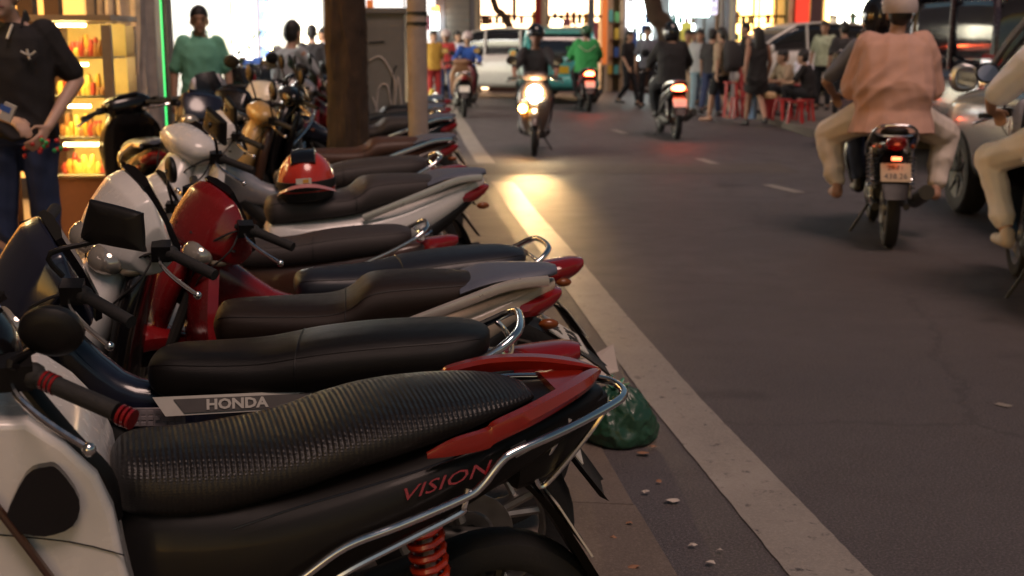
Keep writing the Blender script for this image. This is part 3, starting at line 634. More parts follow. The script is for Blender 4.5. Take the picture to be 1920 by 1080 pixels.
# ---------------------------------------------------------------- cars
CARGL = mat('car_glass', (.012, .013, .018), .05, coat=1, var=.02, spec=.8)
def car(name, label, loc, yaw, paint, style='hatch', lit=False, cat='car', plate_m=None, brake=0, group=None, rim=None):
    T = thing(name, label, cat, loc, (0, 0, R(yaw)), group)
    if style == 'hatch':
        low = [(-1.98, .42, .80, .70), (-1.95, .30, .93, .80), (-1.7, .24, 1.0, .845), (-.9, .20, 1.0, .86), (.3, .20, .97, .86), (1.2, .22, .93, .845), (1.75, .26, .84, .80), (1.95, .34, .70, .68), (2.0, .42, .60, .6)]
        gl = [(-1.86, .93, 1.0, .70), (-1.68, .92, 1.30, .69), (-1.45, .92, 1.42, .66), (-.6, .92, 1.47, .66), (.1, .92, 1.43, .67), (.55, .90, 1.22, .69), (1.05, .88, .95, .70)]
        rf = [(-1.78, 1.36, 1.42, .60), (-1.5, 1.41, 1.475, .63), (-.6, 1.45, 1.52, .63), (.05, 1.41, 1.475, .62), (.25, 1.37, 1.42, .58)]
        wx, wr, yb = (-1.28, 1.28), .31, .84
    elif style == 'suv':
        low = [(-2.2, .5, .95, .74), (-2.15, .36, 1.08, .85), (-1.8, .30, 1.15, .90), (-.9, .26, 1.15, .92), (.4, .26, 1.12, .92), (1.4, .28, 1.08, .90), (1.95, .34, .98, .85), (2.15, .42, .82, .74), (2.2, .5, .7, .65)]
        gl = [(-2.1, 1.05, 1.2, .76), (-1.95, 1.05, 1.55, .74), (-1.7, 1.05, 1.70, .72), (-.6, 1.05, 1.76, .72), (.2, 1.05, 1.70, .73), (.75, 1.05, 1.42, .76), (1.2, 1.03, 1.12, .78)]
        rf = [(-2.0, 1.62, 1.69, .66), (-1.7, 1.70, 1.76, .69), (-.6, 1.74, 1.82, .69), (.15, 1.69, 1.75, .68), (.4, 1.62, 1.67, .62)]
        wx, wr, yb = (-1.36, 1.38), .36, .90
    else:   # tall van
        low = [(-2.4, .40, 1.08, .84), (-2.38, .30, 1.16, .90), (-1.8, .28, 1.18, .93), (0, .26, 1.18, .93), (1.6, .28, 1.15, .92), (2.25, .34, 1.0, .85), (2.4, .45, .8, .75)]
        gl = [(-2.38, 1.15, 1.3, .84), (-2.34, 1.14, 1.75, .82), (-2.2, 1.14, 1.92, .80), (-.5, 1.14, 1.95, .80), (1.0, 1.14, 1.86, .80), (1.5, 1.14, 1.55, .82), (2.0, 1.1, 1.18, .84)]
        rf = [(-2.36, 1.84, 1.9, .74), (-2.1, 1.92, 1.98, .77), (-.5, 1.94, 2.02, .77), (.8, 1.86, 1.92, .76), (1.1, 1.8, 1.84, .7)]
        wx, wr, yb = (-1.5, 1.5), .34, .9
    b = MB(); b.xl(low, p=5.5, n=28, k=3); body = b.build('body', paint, T, ang=60)
    b = MB(); b.xl(gl, p=6, n=24, k=3); b.build('window', CARGL, T, ang=60)
    b = MB(); b.xl(rf, p=3.5, n=24, k=3); b.build('roof', paint, T, ang=60)
    b = MB(); ptube = lambda *a: (lambda q: (q.tube(*a), q.build('pillar', paint, T)))(MB())
    zt = gl[3][2]; zb = gl[3][1]; hw = gl[3][1+2]
    for s in (1, -1):
        for xx, lean in ((wx[0]+.25, .04), (-.12, 0)):
            ptube([(xx, s*(yb-.08), zb+.0), (xx+lean, s*(hw-.005), zt-.03)], .035, 6, 1)
        i0 = gl[-1]; i1 = gl[-3]
        ptube([(i0[0], s*(i0[3]+.01), i0[2]), (gl[-2][0], s*(gl[-2][3]+.01), gl[-2][2]+.01), (i1[0], s*(i1[3]-.01), i1[2]+.01)], .03, 6, 2)
        j0 = gl[0]; j1 = gl[2]
        ptube([(j0[0]+.02, s*j0[3], j0[1]+.02), (gl[1][0], s*gl[1][3], gl[1][2]-.02), (j1[0], s*(j1[3]-.005), j1[2]-.01)], .04, 6, 2)
    for x in wx:
        for s in (1, -1):
            q = MB(); q.lathe([(wr*.62, -.09), (wr*.9, -.1), (wr*.98, -.07), (wr, 0), (wr*.98, .07), (wr*.9, .1), (wr*.62, .09)], (x, s*(yb-.08), wr), n=26); w = q.build('wheel', RUB, T)
            q = MB(); q.lathe([(.02, .03*s), (.06, .06*s), (wr*.35, .07*s), (wr*.62, .09*s), (wr*.64, .05*s), (wr*.5, .0)], (x, s*(yb-.08), wr), n=20, closed=False)
            for k in range(7):
                a = 2*pi*k/7; q.tube([(x+.05*cos(a), s*(yb-.01), wr+.05*sin(a)), (x+wr*.62*cos(a), s*(yb), wr+wr*.62*sin(a))], .016, 6, 1)
            q.build('rim', rim or ALU, w)
    rx = low[1][0]; zz = low[2][2]
    tl = glow('car_tail_lit', (1, .06, .03), 5) if brake else LENSR
    for s in (1, -1):
        b = MB()
        if style == 'van': b.xl([(rx-.045, .80, 1.3, .05, s*.82), (rx+.06, .79, 1.32, .07, s*.83), (rx+.14, .8, 1.31, .06, s*.86)], n=12, p=5, k=2)
        else: b.xl([(rx-.055, zz-.20, zz-.04, .10, s*(yb-.2)), (rx+.05, zz-.22, zz-.02, .15, s*(yb-.17)), (rx+.2, zz-.2, zz-.04, .06, s*(yb-.06))], n=12, p=4, k=2)
        b.build('tail_light', tl, T)
        b = MB(); fx = low[-2][0]; b.xl([(fx-.25, low[-3][2]-.2, low[-3][2]-.06, .10, s*(yb-.16)), (fx-.1, low[-2][2]-.16, low[-2][2], .14, s*(yb-.25)), (fx+.02, low[-2][2]-.16, low[-2][2]-.04, .10, s*(yb-.3))], n=12, k=2); b.build('headlight', LENSC, T)
        b = MB(); b.xl([(gl[-1][0]-.28, gl[-1][1]+.03, gl[-1][1]+.2, .02, s*(yb+.06)), (gl[-1][0]-.25, gl[-1][1]+.0, gl[-1][1]+.23, .10, s*(yb+.13)), (gl[-1][0]-.15, gl[-1][1]+.01, gl[-1][1]+.2, .09, s*(yb+.12)), (gl[-1][0]-.08, gl[-1][1]+.06, gl[-1][1]+.14, .04, s*(yb+.10))], n=14, k=2); mo = b.build('wing_mirror', paint, T)
        b = MB(); b.xl([(gl[-1][0]-.288, gl[-1][1]+.03, gl[-1][1]+.2, .083, s*(yb+.13)), (gl[-1][0]-.282, gl[-1][1]+.03, gl[-1][1]+.2, .083, s*(yb+.13))], n=14, k=1); b.build('mirror_glass', GLASSM, mo)
        b = MB(); b.box((.0, s*(yb+.025), zb-.18), (.2, .03, .03)); b.build('door_handle', paint if style != 'van' else PL, T)
    b = MB(); b.xl([(rx-.12, .42, .60, yb-.18), (rx-.03, .36, .66, yb-.06), (rx+.2, .34, .62, yb+.02)], p=5, n=18, k=2); b.build('bumper', paint, T, ang=50)
    b = MB(); b.box((rx-.05, 0, .80 if style != 'van' else .72), (.02, .33, .17)); b.build('number_plate', plate_m or PLATE, T, smooth=False)
    return T
# ---------------------------------------------------------------- shops on the left (facade runs along the street)
def FL(d, i, z): return (-2.95-.05*d-i, d-.05*i, z)
def fbox(b, d0, d1, i0, i1, z0, z1, mi=0):
    q = [FL(d, i, z) for z in (z0, z1) for d, i in ((d0, i0), (d1, i0), (d1, i1), (d0, i1))]
    return b.add(q, [(3,2,1,0),(4,5,6,7),(0,1,5,4),(1,2,6,5),(2,3,7,6),(3,0,4,7)], mi)
WALL = ground_mat('wall_plaster', (.30, .26, .22), .2, .2, .003, .8)
WALLG = ground_mat('grey_wall_plaster', (.22, .21, .23), .2, .2, .003, .8)
WOOD = mat('dark_wood', (.07, .03, .015), .55, var=.3, scale=8)
LAV = mat('lavender_tiles', (.30, .28, .36), .4)
GLOW_W = glow('glowing_white_wall', (1, .97, .92), 1.2); GLOW_C = glow('glowing_cool_wall', (.86, 1, .98), 3); GLOW_Y = glow('glowing_warm_wall', (1, .80, .45), 1.2)  # wall materials emit on their own; shop brightness is put into the colour
GLOW_O = glow('glowing_amber_wall', (1, .55, .16), .55); LAMPW = glow('shop_lamp', (1, .96, .88), 15); LAMPY = glow('warm_shop_lamp', (1, .72, .30), 9)
FLOORT = mat('shop_floor_tile', (.35, .33, .30), .3)
PACK = [mat('package_%s' % n, c, .45) for n, c in (('red', (.45, .03, .03)), ('blue', (.06, .14, .45)), ('teal', (.1, .4, .38)), ('yellow', (.6, .42, .06)), ('white', (.65, .64, .6)), ('pink', (.6, .2, .28)), ('green', (.1, .35, .12)), ('brown', (.25, .12, .05)))]
def left_shop(label, d0, d1, lit, lamp, depth=3.0, upper=WALL, lampn=3):
    T = thing('shop', label, 'shop', (0, 0, 0), group='shops along the left pavement')
    b = MB(); fbox(b, d0, d1, 0, .25, 2.9, 9); fbox(b, d0, d0+.22, 0, depth, .03, 2.897); fbox(b, d0+.222, d1, depth+.02, depth+.2, .03, 2.897); b.build('wall', upper, T, smooth=False)
    b = MB(); fbox(b, d0+.224, d1-.18, depth-.06, depth, .3, 2.8); b.build('back_wall', lit, T, smooth=False)  # wall glows by itself, imitating the bright interior
    b = MB(); fbox(b, d1-.175, d1-.1, .05, depth-.065, .3, 2.8); b.build('side_wall', lit, T, smooth=False)  # emissive like the back wall
    b = MB(); fbox(b, d0+.224, d1-.18, .0, depth-.063, .034, .12); b.build('floor', FLOORT, T, smooth=False)
    b = MB(); fbox(b, d0+.224, d1-.003, .255, depth+.01, 2.83, 2.895); b.build('ceiling', WALLG, T, smooth=False)
    for k in range(lampn):
        dd = d0+(d1-d0)*(k+.5)/lampn; b = MB(); fbox(b, dd-.5, dd+.5, .7, .95, 2.76, 2.82); fbox(b, dd-.5, dd+.5, 1.7, 1.95, 2.76, 2.82); b.build('ceiling_lamp', lamp, T, smooth=False)
    return T
def shelves(T, d0, d1, i0, i1, z0, z1, nz, nd, seed, across=False):
    rnd = random.Random(seed); b = MB()
    for k in range(nz+1): z = z0+(z1-z0)*k/nz; fbox(b, d0, d1, i0, i1, z-.012, z)
    fbox(b, d0-.03, d0-.002, i0, i1, .12, z1+.05); fbox(b, d1+.002, d1+.03, i0, i1, .12, z1+.05); sh = b.build('shelf', mat('shelf_white', (.55, .55, .53), .5), T, smooth=False)
    for k in range(nz):
        z = z0+(z1-z0)*k/nz+.002; 
        for j in range(nd):
            if rnd.random() < .08: continue
            if across: a0 = i0+(i1-i0)*j/nd; dd = (d0+.02, d1-.02, a0+.01, a0+(i1-i0)/nd-.01)
            else: a0 = d0+(d1-d0)*j/nd; dd = (a0+.015, a0+(d1-d0)/nd-.015, i0+.02, i1-.02)
            b = MB(); fbox(b, dd[0], dd[1], dd[2], dd[3], z, z+(z1-z0)/nz*rnd.uniform(.5, .85)); b.build('package', rnd.choice(PACK), sh, smooth=False)
GLOW_F = glow('glowing_food_shop_wall', (1, .50, .13), .35)  # amber shop light painted in as wall emission
A = left_shop('dim amber food shop with dark wood behind the glass snack cabinet', 5.6, 11.0, GLOW_F, LAMPY, 2.2, WOOD, 2)
for k in range(7):
    b = MB(); fbox(b, 6.2+k*.62, 6.32+k*.62, -.01, .1, .1, 2.88); b.build('post', WOOD, A, smooth=False)
B = left_shop('bright white shop with packed shelves behind the man in the green polo shirt', 13.85, 20.7, GLOW_W, LAMPW, 3.4, WALLG, 3)
shelves(B, 16.6, 20.3, 3.0, 3.3, .3, 2.3, 5, 14, 3); shelves(B, 20.28, 20.5, .4, 2.8, .3, 2.3, 5, 9, 5, True)
C = left_shop('warm white shop with bulb strings and a blue banner beyond the green shirted man', 20.9, 31.5, glow('glowing_cream_wall', (1, .93, .70), 1.4), LAMPW, 3.4, WALL, 4)  # cream walls emit, light put into the material
shelves(C, 30.6, 30.9, .6, 3.0, .3, 2.2, 5, 8, 9, True)
b = MB(); fbox(b, 20.55, 20.75, -.12, -.02, .6, 2.6); bn = b.build('banner', mat('blue_banner', (.08, .16, .62), .5, emit=.5, ecol=(.16, .30, 1)), B, smooth=False)
for k in range(6):
  b = MB(); fbox(b, 20.545, 20.549, -.115, -.03, .8+k*.28, .92+k*.28); b.build('banner_stripe', mat('banner_white', (.7, .72, .8), .5, emit=.5, ecol=(.8, .86, 1)), bn, smooth=False)
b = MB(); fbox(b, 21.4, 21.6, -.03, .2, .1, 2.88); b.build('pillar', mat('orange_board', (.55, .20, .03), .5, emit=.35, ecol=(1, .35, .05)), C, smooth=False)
BULB = glow('bulb_glow', (1, .78, .28), 30)
bs = thing('bulb_string', 'vertical string of round glowing yellow bulbs beside the blue banner', 'string lights', (0, 0, 0))
b = MB(); X0, Y0 = dp(505, 80, 20.0)[:2]; b.tube([(X0, Y0, .5), (X0, Y0, 2.6)], .006, 5, 1); b.build('cable', INK, bs)
for k in range(9):
    b = MB(); b.sph((X0, Y0, dp(505, 12+k*19, 20.0).z), .045, 12, 8); b.build('bulb', BULB, bs)
# pillar with a green neon edge between the snack shop and the white shop
P_ = thing('pillar', 'lavender grey pillar with a green neon edge left of the white shop', 'pillar', (0, 0, 0))
b = MB(); fbox(b, 12.2, 13.4, -.02, .5, .034, 9); b.build('shaft', LAV, P_, smooth=False)
b = MB(); fbox(b, 13.42, 13.46, -.02, .01, .5, 2.6); b.build('neon_strip', glow('green_neon', (.08, 1, .22), .5), P_, smooth=False)
b = MB(); fbox(b, 13.56, 13.72, -.02, .1, .034, 2.89); b.build('door_post', INK, P_, smooth=False)
b = MB(); fbox(b, 11.05, 12.19, .02, .4, .034, 9); tag(b.build('wall', WALLG, smooth=False), 'grey street wall behind the grey fluted trunk', 'wall')
b = MB(); fbox(b, 31.6, 46, .0, 1, .034, 9); tag(b.build('building', WALLG, smooth=False), 'plain grey wall of the far left building past the warm shop', 'building')
b = MB(); fbox(b, -3, 5.55, .0, 1, .034, 9); tag(b.build('building', WALL, smooth=False), 'plain plaster building left of the snack shop', 'building')
# grey fluted trunk
b = MB(); c = dp(243, 100, 11.0); n = 40; rings = []
for k in range(26):
    z = .05+k*.16; tw = .35*sin(z*.6); rr = .165+.10*math.exp(-z*1.6)
    rings.append([(c.x+(rr*(1+.16*sin(7*a+tw*5+.5*sin(z*2))+.08*sin(13*a-z*2)))*cos(a)+.03*sin(z), c.y+rr*(1+.16*sin(7*a+tw*5))*sin(a), z) for a in [2*pi*i/n for i in range(n)]])
b.loft(rings)
BARKG = mat('grey_bark', (.42, .37, .35), .85, var=.5, scale=9, bump=.9, bscale=40)
tt = thing('tree', 'pale grey fluted trunk beside the lit snack cabinet', 'tree', (0, 0, 0))
b.build('trunk', BARKG, tt)
b = MB()
for k in range(6):
    a = k*1.05; x, y_ = c.x+.2*cos(a), c.y+.2*sin(a)
    b.tube([(x, y_, .07), (x+.03*sin(k), y_, .9), (x-.03*cos(k*2), y_+.02, 1.8), (x*.4+c.x*.6, y_, 3.2)], .028+.012*(k % 3), 8, 4)
b.build('aerial_root', BARKG, tt)
def leafy(name, label, loc, n, r, h, ls, m, seed=1, trunkh=.0):
    rnd = random.Random(seed); T = thing(name, label, 'plant' if name != 'tree' else 'tree', loc); b = MB()
    for k in range(n):
        a = rnd.random()*2*pi; rr = r*math.sqrt(rnd.random()); z = trunkh+rnd.random()*h; rr *= .5+.5*sin(pi*min(1, (z-trunkh)/h*.8+.2))
        p = V((rr*cos(a), rr*sin(a), z)); d = V((cos(a)+rnd.uniform(-.6, .6), sin(a)+rnd.uniform(-.6, .6), rnd.uniform(-.5, .7))).normalized(); s = d.cross(V((0, 0, 1))).normalized(); L = ls*rnd.uniform(.6, 1.2)
        b.add([p, p+d*L*.5+s*L*.22, p+d*L, p+d*L*.5-s*L*.22], [(0, 1, 2, 3)])
    stuff(b.build('foliage', m, T, smooth=False)); q = MB()
    for k in range(5): q.tube([(0, 0, 0), (r*.3*cos(k*1.3), r*.3*sin(k*1.3), trunkh+h*.6)], .008, 5, 1)
    q.build('stem', WOOD, T); return T
LEAFG = mat('plant_leaf', (.05, .12, .03), .5, var=.4)
leafy('potted_plant', 'small green plant at the foot of the grey fluted trunk', tuple(dp(212, 220, 10.2).xy)+(.085,), 140, .16, 1.1, .13, LEAFG, 3)
for (u, v, y_, lb, n_, r_, h_) in [(452, 175, 13.4, 'bushy potted plant right of the man in the green polo shirt', 150, .22, 1.25), (425, 200, 12.7, 'small potted plant low beside the green polo man', 110, .17, .8), (478, 150, 17.5, 'tall thin plant in front of the packed white shelves', 140, .22, 1.5)]:
    leafy('potted_plant', lb, (dp(u, v, y_).x, y_, .035), n_, r_, h_, .16, LEAFG, int(u))
rnd = random.Random(21)
for k, (u, y_, m_, hh) in enumerate([(440, 15.2, 7, 1.0), (462, 15.6, 0, .9), (486, 16.4, 1, 1.15), (515, 18.0, 3, 1.0)]):
    T = thing('goods_stand', ['brown goods stand just right of the green polo man', 'red goods stand in front of the white shelves', 'blue goods stand left of the bulb string', 'yellow goods stand right of the bulb string'][k], 'stand', (dp(u, 150, y_).x, y_, .03))
    b = MB(); b.box((0, 0, .05), (.44, .34, .05)); b.box((-.2, 0, hh/2+.07), (.03, .3, hh-.01)); b.box((.2, 0, hh/2+.07), (.03, .3, hh-.01)); b.build('frame', WOOD, T, smooth=False)
    for j in range(3):
        b = MB(); b.box((0, 0, .12+j*hh*.33), (.368, .3, .02)); s_ = b.build('shelf', WOOD, T, smooth=False)
        for i in range(3): b = MB(); h_ = hh*.33*rnd.uniform(.5, .85); b.box((-.12+i*.12, -.02, .131+j*hh*.33+h_/2), (.1, .2, h_)); b.build('package', rnd.choice(PACK+[PACK[m_]]*3), s_, smooth=False)
# glass snack cabinet
yc = 8.7; xa, xb = dp(62, 0, yc).x, dp(196, 0, yc).x; zt = 1.56
GC = thing('display_cabinet', 'lit glass snack cabinet full of golden food on the pavement', 'display cabinet', (0, 0, 0))
AL = mat('cabinet_aluminium', (.32, .26, .22), .4, .7)
b = MB()
for x in (xa, xb):
    for y_ in (yc, yc+.55): b.box((x, y_, (zt+.034)/2), (.05 if x == xa else .06, .045, zt-.085))
b.build('frame', AL, GC, smooth=False)
b = MB(); b.box(((xa+xb)/2, yc+.275, zt+.022), (xb-xa+.08, .62, .04)); b.build('top', AL, GC, smooth=False)
b = MB(); b.box(((xa+xb)/2, yc+.275, .30), (xb-xa-.055, .50, .42)); b.build('base', mat('cabinet_base', (.25, .10, .04), .5), GC, smooth=False)
rnd = random.Random(4); zs = [.52, .78, 1.06, 1.32]
FOOD = [mat('food_gold', (.62, .33, .05), .4), mat('food_brown', (.33, .13, .03), .45), mat('food_yellow', (.7, .5, .1), .4), mat('food_red', (.45, .05, .03), .4)]
for k, z in enumerate(zs):
    b = MB(); b.box(((xa+xb)/2, yc+.27, z), (xb-xa-.06, .46, .012)); sh = b.build('shelf', mat('shelf_glass', (.6, .62, .6), .1, spec=.8), GC, smooth=False)
    b = MB(); b.box(((xa+xb)/2+(-.06 if k else 0), yc+.10, min(zt-.02, z+.215)), (xb-xa-.22, .03, .02)); b.build('strip_lamp', glow('cabinet_lamp', (1, .74, .28), 16), GC, smooth=False)
    for j in range(22):
        x = xa+.06+(xb-xa-.12)*(j % 11+.5)/11; yq = .2+.11*(j//11); h = rnd.uniform(.05, .15); b = MB(); b.zl([(z+.008, x, .018, .026, yc+yq), (z+.008+h*.6, x+rnd.uniform(-.01, .01), .022, .03, yc+yq), (z+.008+h, x, .012, .016, yc+yq)], n=8, k=1); b.build('snack', rnd.choice(FOOD), sh)
b = MB(); b.box(((xa+xb)/2, yc+.535, (.52+zt)/2), (xb-xa-.065, .012, zt-.54)); b.build('back_panel', mat('cabinet_back', (.6, .42, .12), .4, emit=.1, ecol=(1, .6, .12)), GC, smooth=False)  # back panel has a faint glow of its own, imitating lamp light
GLS = mat('clear_glass', (1, 1, 1), .02, trans=1, var=0)
b = MB(); b.box(((xa+xb)/2, yc+.0, (.52+zt)/2), (xb-xa-.065, .006, zt-.54)); b.build('glass_pane', GLS, GC, smooth=False)
# roadside tree trunk, lamp pole, utility cabinet
BARK = mat('dark_bark', (.045, .026, .015), .9, var=.8, scale=9, bump=1, bscale=35)
c = dp(650, 150, 9.3); b = MB(); rings = []; n = 56
for k in range(150):
    z = .02+k*.032; rr = .128+.055*math.exp(-z*1.3)-.002*k*.03; q = []
    for a in [2*pi*i/n for i in range(n)]:
        ca, sa = cos(a), sin(a); nn = NZ.noise((ca*2.2, sa*2.2, z*1.6)); nb = 1-abs(NZ.noise((ca*6, sa*6, z*3.2+nn)))*2; nf = NZ.noise((ca*16, sa*16, z*16))
        r_ = rr*(1+.12*nn)+.012*nb+.006*nf; q.append((c.x+r_*ca+.016*sin(z*1.2)-.012*z, c.y+r_*sa, z))
    rings.append(q)
b.loft(rings); TR = thing('tree', 'dark rough street tree trunk standing among the parked motorbikes', 'tree', (0, 0, 0)); b.build('trunk', BARK, TR)
for z, a in ((1.12, -1.7), (.62, -1.3)):
    b = MB(); b.sph((c.x+.105*cos(a), c.y+.105*sin(a), z), (.045, .03, .055), 12, 8); b.build('knot', BARK, TR)
def limbs(T, base, seed, m, L=2.2, nn=5):
    rnd = random.Random(seed); b = MB(); tips = []
    for k in range(nn):
        a = k*2*pi/nn+rnd.random(); e = V(base)+V((cos(a)*L*.6, sin(a)*L*.6, L*rnd.uniform(.5, 1)))
        b.tube([base, V(base)*.5+e*.5+V((0, 0, .2)), e], .06, 7, 3, r2=.02); tips.append(e)
    b.build('limb', m, T); q = MB()
    for e in tips:
        for i in range(160):
            p = e+V((rnd.gauss(0, .5), rnd.gauss(0, .5), rnd.gauss(0, .35))); d = V((rnd.uniform(-1, 1), rnd.uniform(-1, 1), rnd.uniform(-1, .4))).normalized(); s = d.cross(V((0, 0, 1))).normalized(); l = rnd.uniform(.06, .14)
            q.add([p, p+d*l*.5+s*l*.3, p+d*l, p+d*l*.5-s*l*.3], [(0, 1, 2, 3)])
    stuff(q.build('crown', LEAFG, T, smooth=False))
limbs(TR, (c.x, c.y, 4.6), 3, BARK)
POLEM = mat('pole_concrete', (.36, .29, .25), .75, var=.3, scale=12, bump=.4, bscale=80)
c = dp(783, 150, 9.1); b = MB(); b.lathe([(.001, .04), (.072, .05), (.060, 6.9), (.001, 6.92)], (c.x, c.y, 0), 'Z', 24); lp = thing('utility_pole', 'slim pale concrete pole between the parked motorbikes by the white line', 'pole', (0, 0, 0)); b.build('shaft', POLEM, lp)
for z in (1.55, 1.62):
    b = MB(); b.lathe([(.0705, z-.012), (.074, z-.012), (.074, z+.012), (.0705, z+.012)], (c.x, c.y, 0), 'Z', 24); b.build('band', DRK, lp)
yc = 12.6; xa, xb = dp(684, 0, yc).x, dp(757, 0, yc).x
UC = thing('utility_cabinet', 'tall grey street cabinet scrawled with pale graffiti between tree and pole', 'cabinet', (0, 0, 0)); CABM = mat('cabinet_grey', (.19, .185, .18), .6, var=.25, scale=6)
b = MB(); b.box(((xa+xb)/2, yc+.2, .95), (xb-xa, .4, 1.5)); b.build('body', CABM, UC, smooth=False)
b = MB(); b.box(((xa+xb)/2, yc+.2, 1.725), (xb-xa+.05, .46, .05)); b.build('top', CABM, UC, smooth=False)
b = MB(); b.box(((xa+xb)/2, yc+.2, .14), (xb-xa+.04, .44, .116)); b.build('plinth', CONC, UC, smooth=False)
b = MB(); b.box(((xa+xb)/2, yc-.008, .98), (xb-xa-.05, .012, 1.3)); dr = b.build('door', CABM, UC, smooth=False)
b = MB(); W_ = xb-xa
for pts in ([(-.4, 1.25), (-.1, 1.28), (.2, 1.1), (.25, .95)], [(-.3, .5), (-.2, .95), (.05, 1.0), (.15, .7), (.1, .48), (-.1, .5), (-.12, .75)], [(.2, .75), (.32, 1.1), (.4, .8)], [(-.35, .9), (-.2, .7), (-.3, .55)]):
    b = MB(); b.tube([((xa+xb)/2+px*W_, yc-.016, pz) for px, pz in pts], .012, 6, 5); b.build('graffiti', mat('graffiti_white', (.42, .38, .36), .7), dr)
b = MB()
for pts in ([(.1, .62), (.4, .62)], [(-.45, .38), (.45, .40)], [(-.4, 1.42), (0, 1.43)], [(.08, .7), (.2, 1.12), (.3, 1.2)]):
    b = MB(); b.tube([((xa+xb)/2+px*W_, yc-.0165, pz) for px, pz in pts], .009, 6, 3); b.build('graffiti', mat('graffiti_black', (.02, .02, .02), .7), dr)
# ---------------------------------------------------------------- shops across the far end of the street
YB = 38.0
def fx(u, y=YB): return (u-960)/FPX*y*1.0185
def fz(v, y=YB): return dp(960, v, y).z
def far_shop(label, u0, u1, wall, lit, depth=2.5, extras=(), head=2.9, side=.12):
    T = thing('shop', label, 'shop', (0, 0, 0), group='shops across the far end of the street'); a, c = fx(u0), fx(u1)
    b = MB(); b.box(((a+c)/2, YB+.15, (head+8.5)/2), (c-a-.004, .3, 8.5-head)); b.box((a+side/2+.002, YB+depth/2, head/2), (side, depth, head-.004)); b.box((c-side/2-.002, YB+depth/2, head/2), (side, depth, head-.004)); b.build('wall', wall, T, smooth=False)
    b = MB(); b.box(((a+c)/2, YB+depth, head/2), (c-a-.006, .1, head)); b.build('back_wall', lit, T, smooth=False)  # emissive wall stands in for light falling on the interior
    b = MB(); b.box(((a+c)/2, YB+depth/2, head+.04), (c-a-.26, depth-.62, .06)); b.build('ceiling', WALL, T, smooth=False)
    for (e0, e1, v0, v1, m, nm, off) in extras:
        b = MB(); b.box(((fx(e0)+fx(e1))/2, YB-off, (fz(v0)+fz(v1))/2), (fx(e1)-fx(e0), .08, fz(v0)-fz(v1))); b.build(nm, m, T, smooth=False)
    nm_ = max(1, int((c-a)/.85))
    for k in range(nm_+1 if c-a > 1 else 0):
        b = MB(); b.box((a+side+.03+(c-a-2*side-.06)*k/nm_, YB+.34, head/2), (.05, .06, head-.01)); b.build('mullion', WOOD if k % 2 else INK, T, smooth=False)
    if c-a > 1:
        b = MB(); b.box(((a+c)/2, YB+.42, 2.18), (c-a-2*side-.02, .05, .07)); b.build('transom', WOOD, T, smooth=False)
        b = MB(); b.box(((a+c)/2, YB+.75, .46), ((c-a)*.62, .4, .9)); b.build('counter', WOOD, T, smooth=False)
        r9 = random.Random(int(u0)+5)
        for k in range(int((c-a)/.4)):
            q = MB(); w9 = r9.uniform(.18, .34); h9 = r9.uniform(.25, .7); q.box((a+.3+k*.4, YB+.55+.01*k, r9.uniform(1.0, 2.1)+h9*.2), (w9, .03, h9)); q.build('hanging_goods', r9.choice(PACK), T, smooth=False)
    # a counter, two racks of goods and the self-glowing back wall make the interior
    rnd = random.Random(int(u0)); sh = MB(); w = c-a
    for k in range(4): sh.box(((a+c)/2, YB+depth-.3, .5+k*.5), (w*.8, .3, .03))
    s_ = sh.build('shelf', WOOD, T, smooth=False)
    for k in range(4):
        for j in range(int(w/.22)):
            if rnd.random() < .3: continue
            x = a+w*.12+j*.21*.9; h = rnd.uniform(.12, .36); q = MB(); q.box((x, YB+depth-.32, .517+k*.5+h/2), (.13, .2, h)); q.build('package', rnd.choice(PACK), s_, smooth=False)
    return T
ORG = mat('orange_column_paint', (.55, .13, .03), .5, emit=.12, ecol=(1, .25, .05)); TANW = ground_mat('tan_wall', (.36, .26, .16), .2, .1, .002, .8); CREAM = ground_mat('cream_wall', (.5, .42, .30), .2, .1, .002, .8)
GOLD = glow('glowing_gold_wall', (1, .60, .17), 3); PEACH = glow('glowing_peach_wall', (1, .62, .34), 2); SHUT = mat('roller_shutter', (.27, .25, .22), .5)  # gold and peach walls glow by themselves in place of interior light
far_shop('shop with a pale lit wall and a white lamp sign left of the grey shutter', 640, 832, WALLG, glow('glowing_dim_wall', (.9, .85, .8), .5), extras=[(815, 829, 24, 56, glow('white_sign_lamp', (.92, 1, .95), 3), 'sign', .3), (815, 829, 12, 23.5, glow('orange_sign_lamp', (1, .35, .05), 2), 'sign', .3), (700, 712, 0, 25, ORG, 'banner', .2)])
T = far_shop('closed shop front with a grey ribbed roller shutter behind the white car', 832, 893, WALLG, WALLG)
for k in range(14):
    b = MB(); b.box(((fx(835)+fx(890))/2, YB-.05, .25+k*.19), (fx(890)-fx(835)-.2, .06, .175)); b.build('shutter_slat', SHUT, T, smooth=False)
far_shop('warm cream restaurant front with a dark red curtain behind the taxi', 893, 1016, CREAM, PEACH, extras=[(960, 968, -10, 40, WOOD, 'post', .1), (1001, 1012, -10, 60, mat('red_curtain', (.25, .015, .01), .8), 'curtain', .1)])
far_shop('peach lit restaurant with an orange column beyond the green jacket rider', 1016, 1134, CREAM, PEACH, extras=[(1096, 1108, -10, 100, mat('grey_post', (.10, .10, .12), .5), 'post', .2), (1121, 1131, -10, 120, ORG, 'column', .2)])
far_shop('plain tan walled house beside the white vertical sign', 1134, 1162, TANW, TANW, depth=.4)
vs = far_shop('dazzling cool white shop with a black lettered vertical sign', 1162, 1236, WALLG, GLOW_C, extras=[(1163, 1178, -5, 52, glow('vertical_sign_white', (.95, .93, .95), .8), 'sign', .5)])
for k, ch in enumerate('KEM'):
    text_part(ch, .22, INK, vs, frame((fx(1170.5), YB-.545, fz(40-k*19)), (1, 0, 0), (0, 0, 1)), ext=.004, offset=.004)
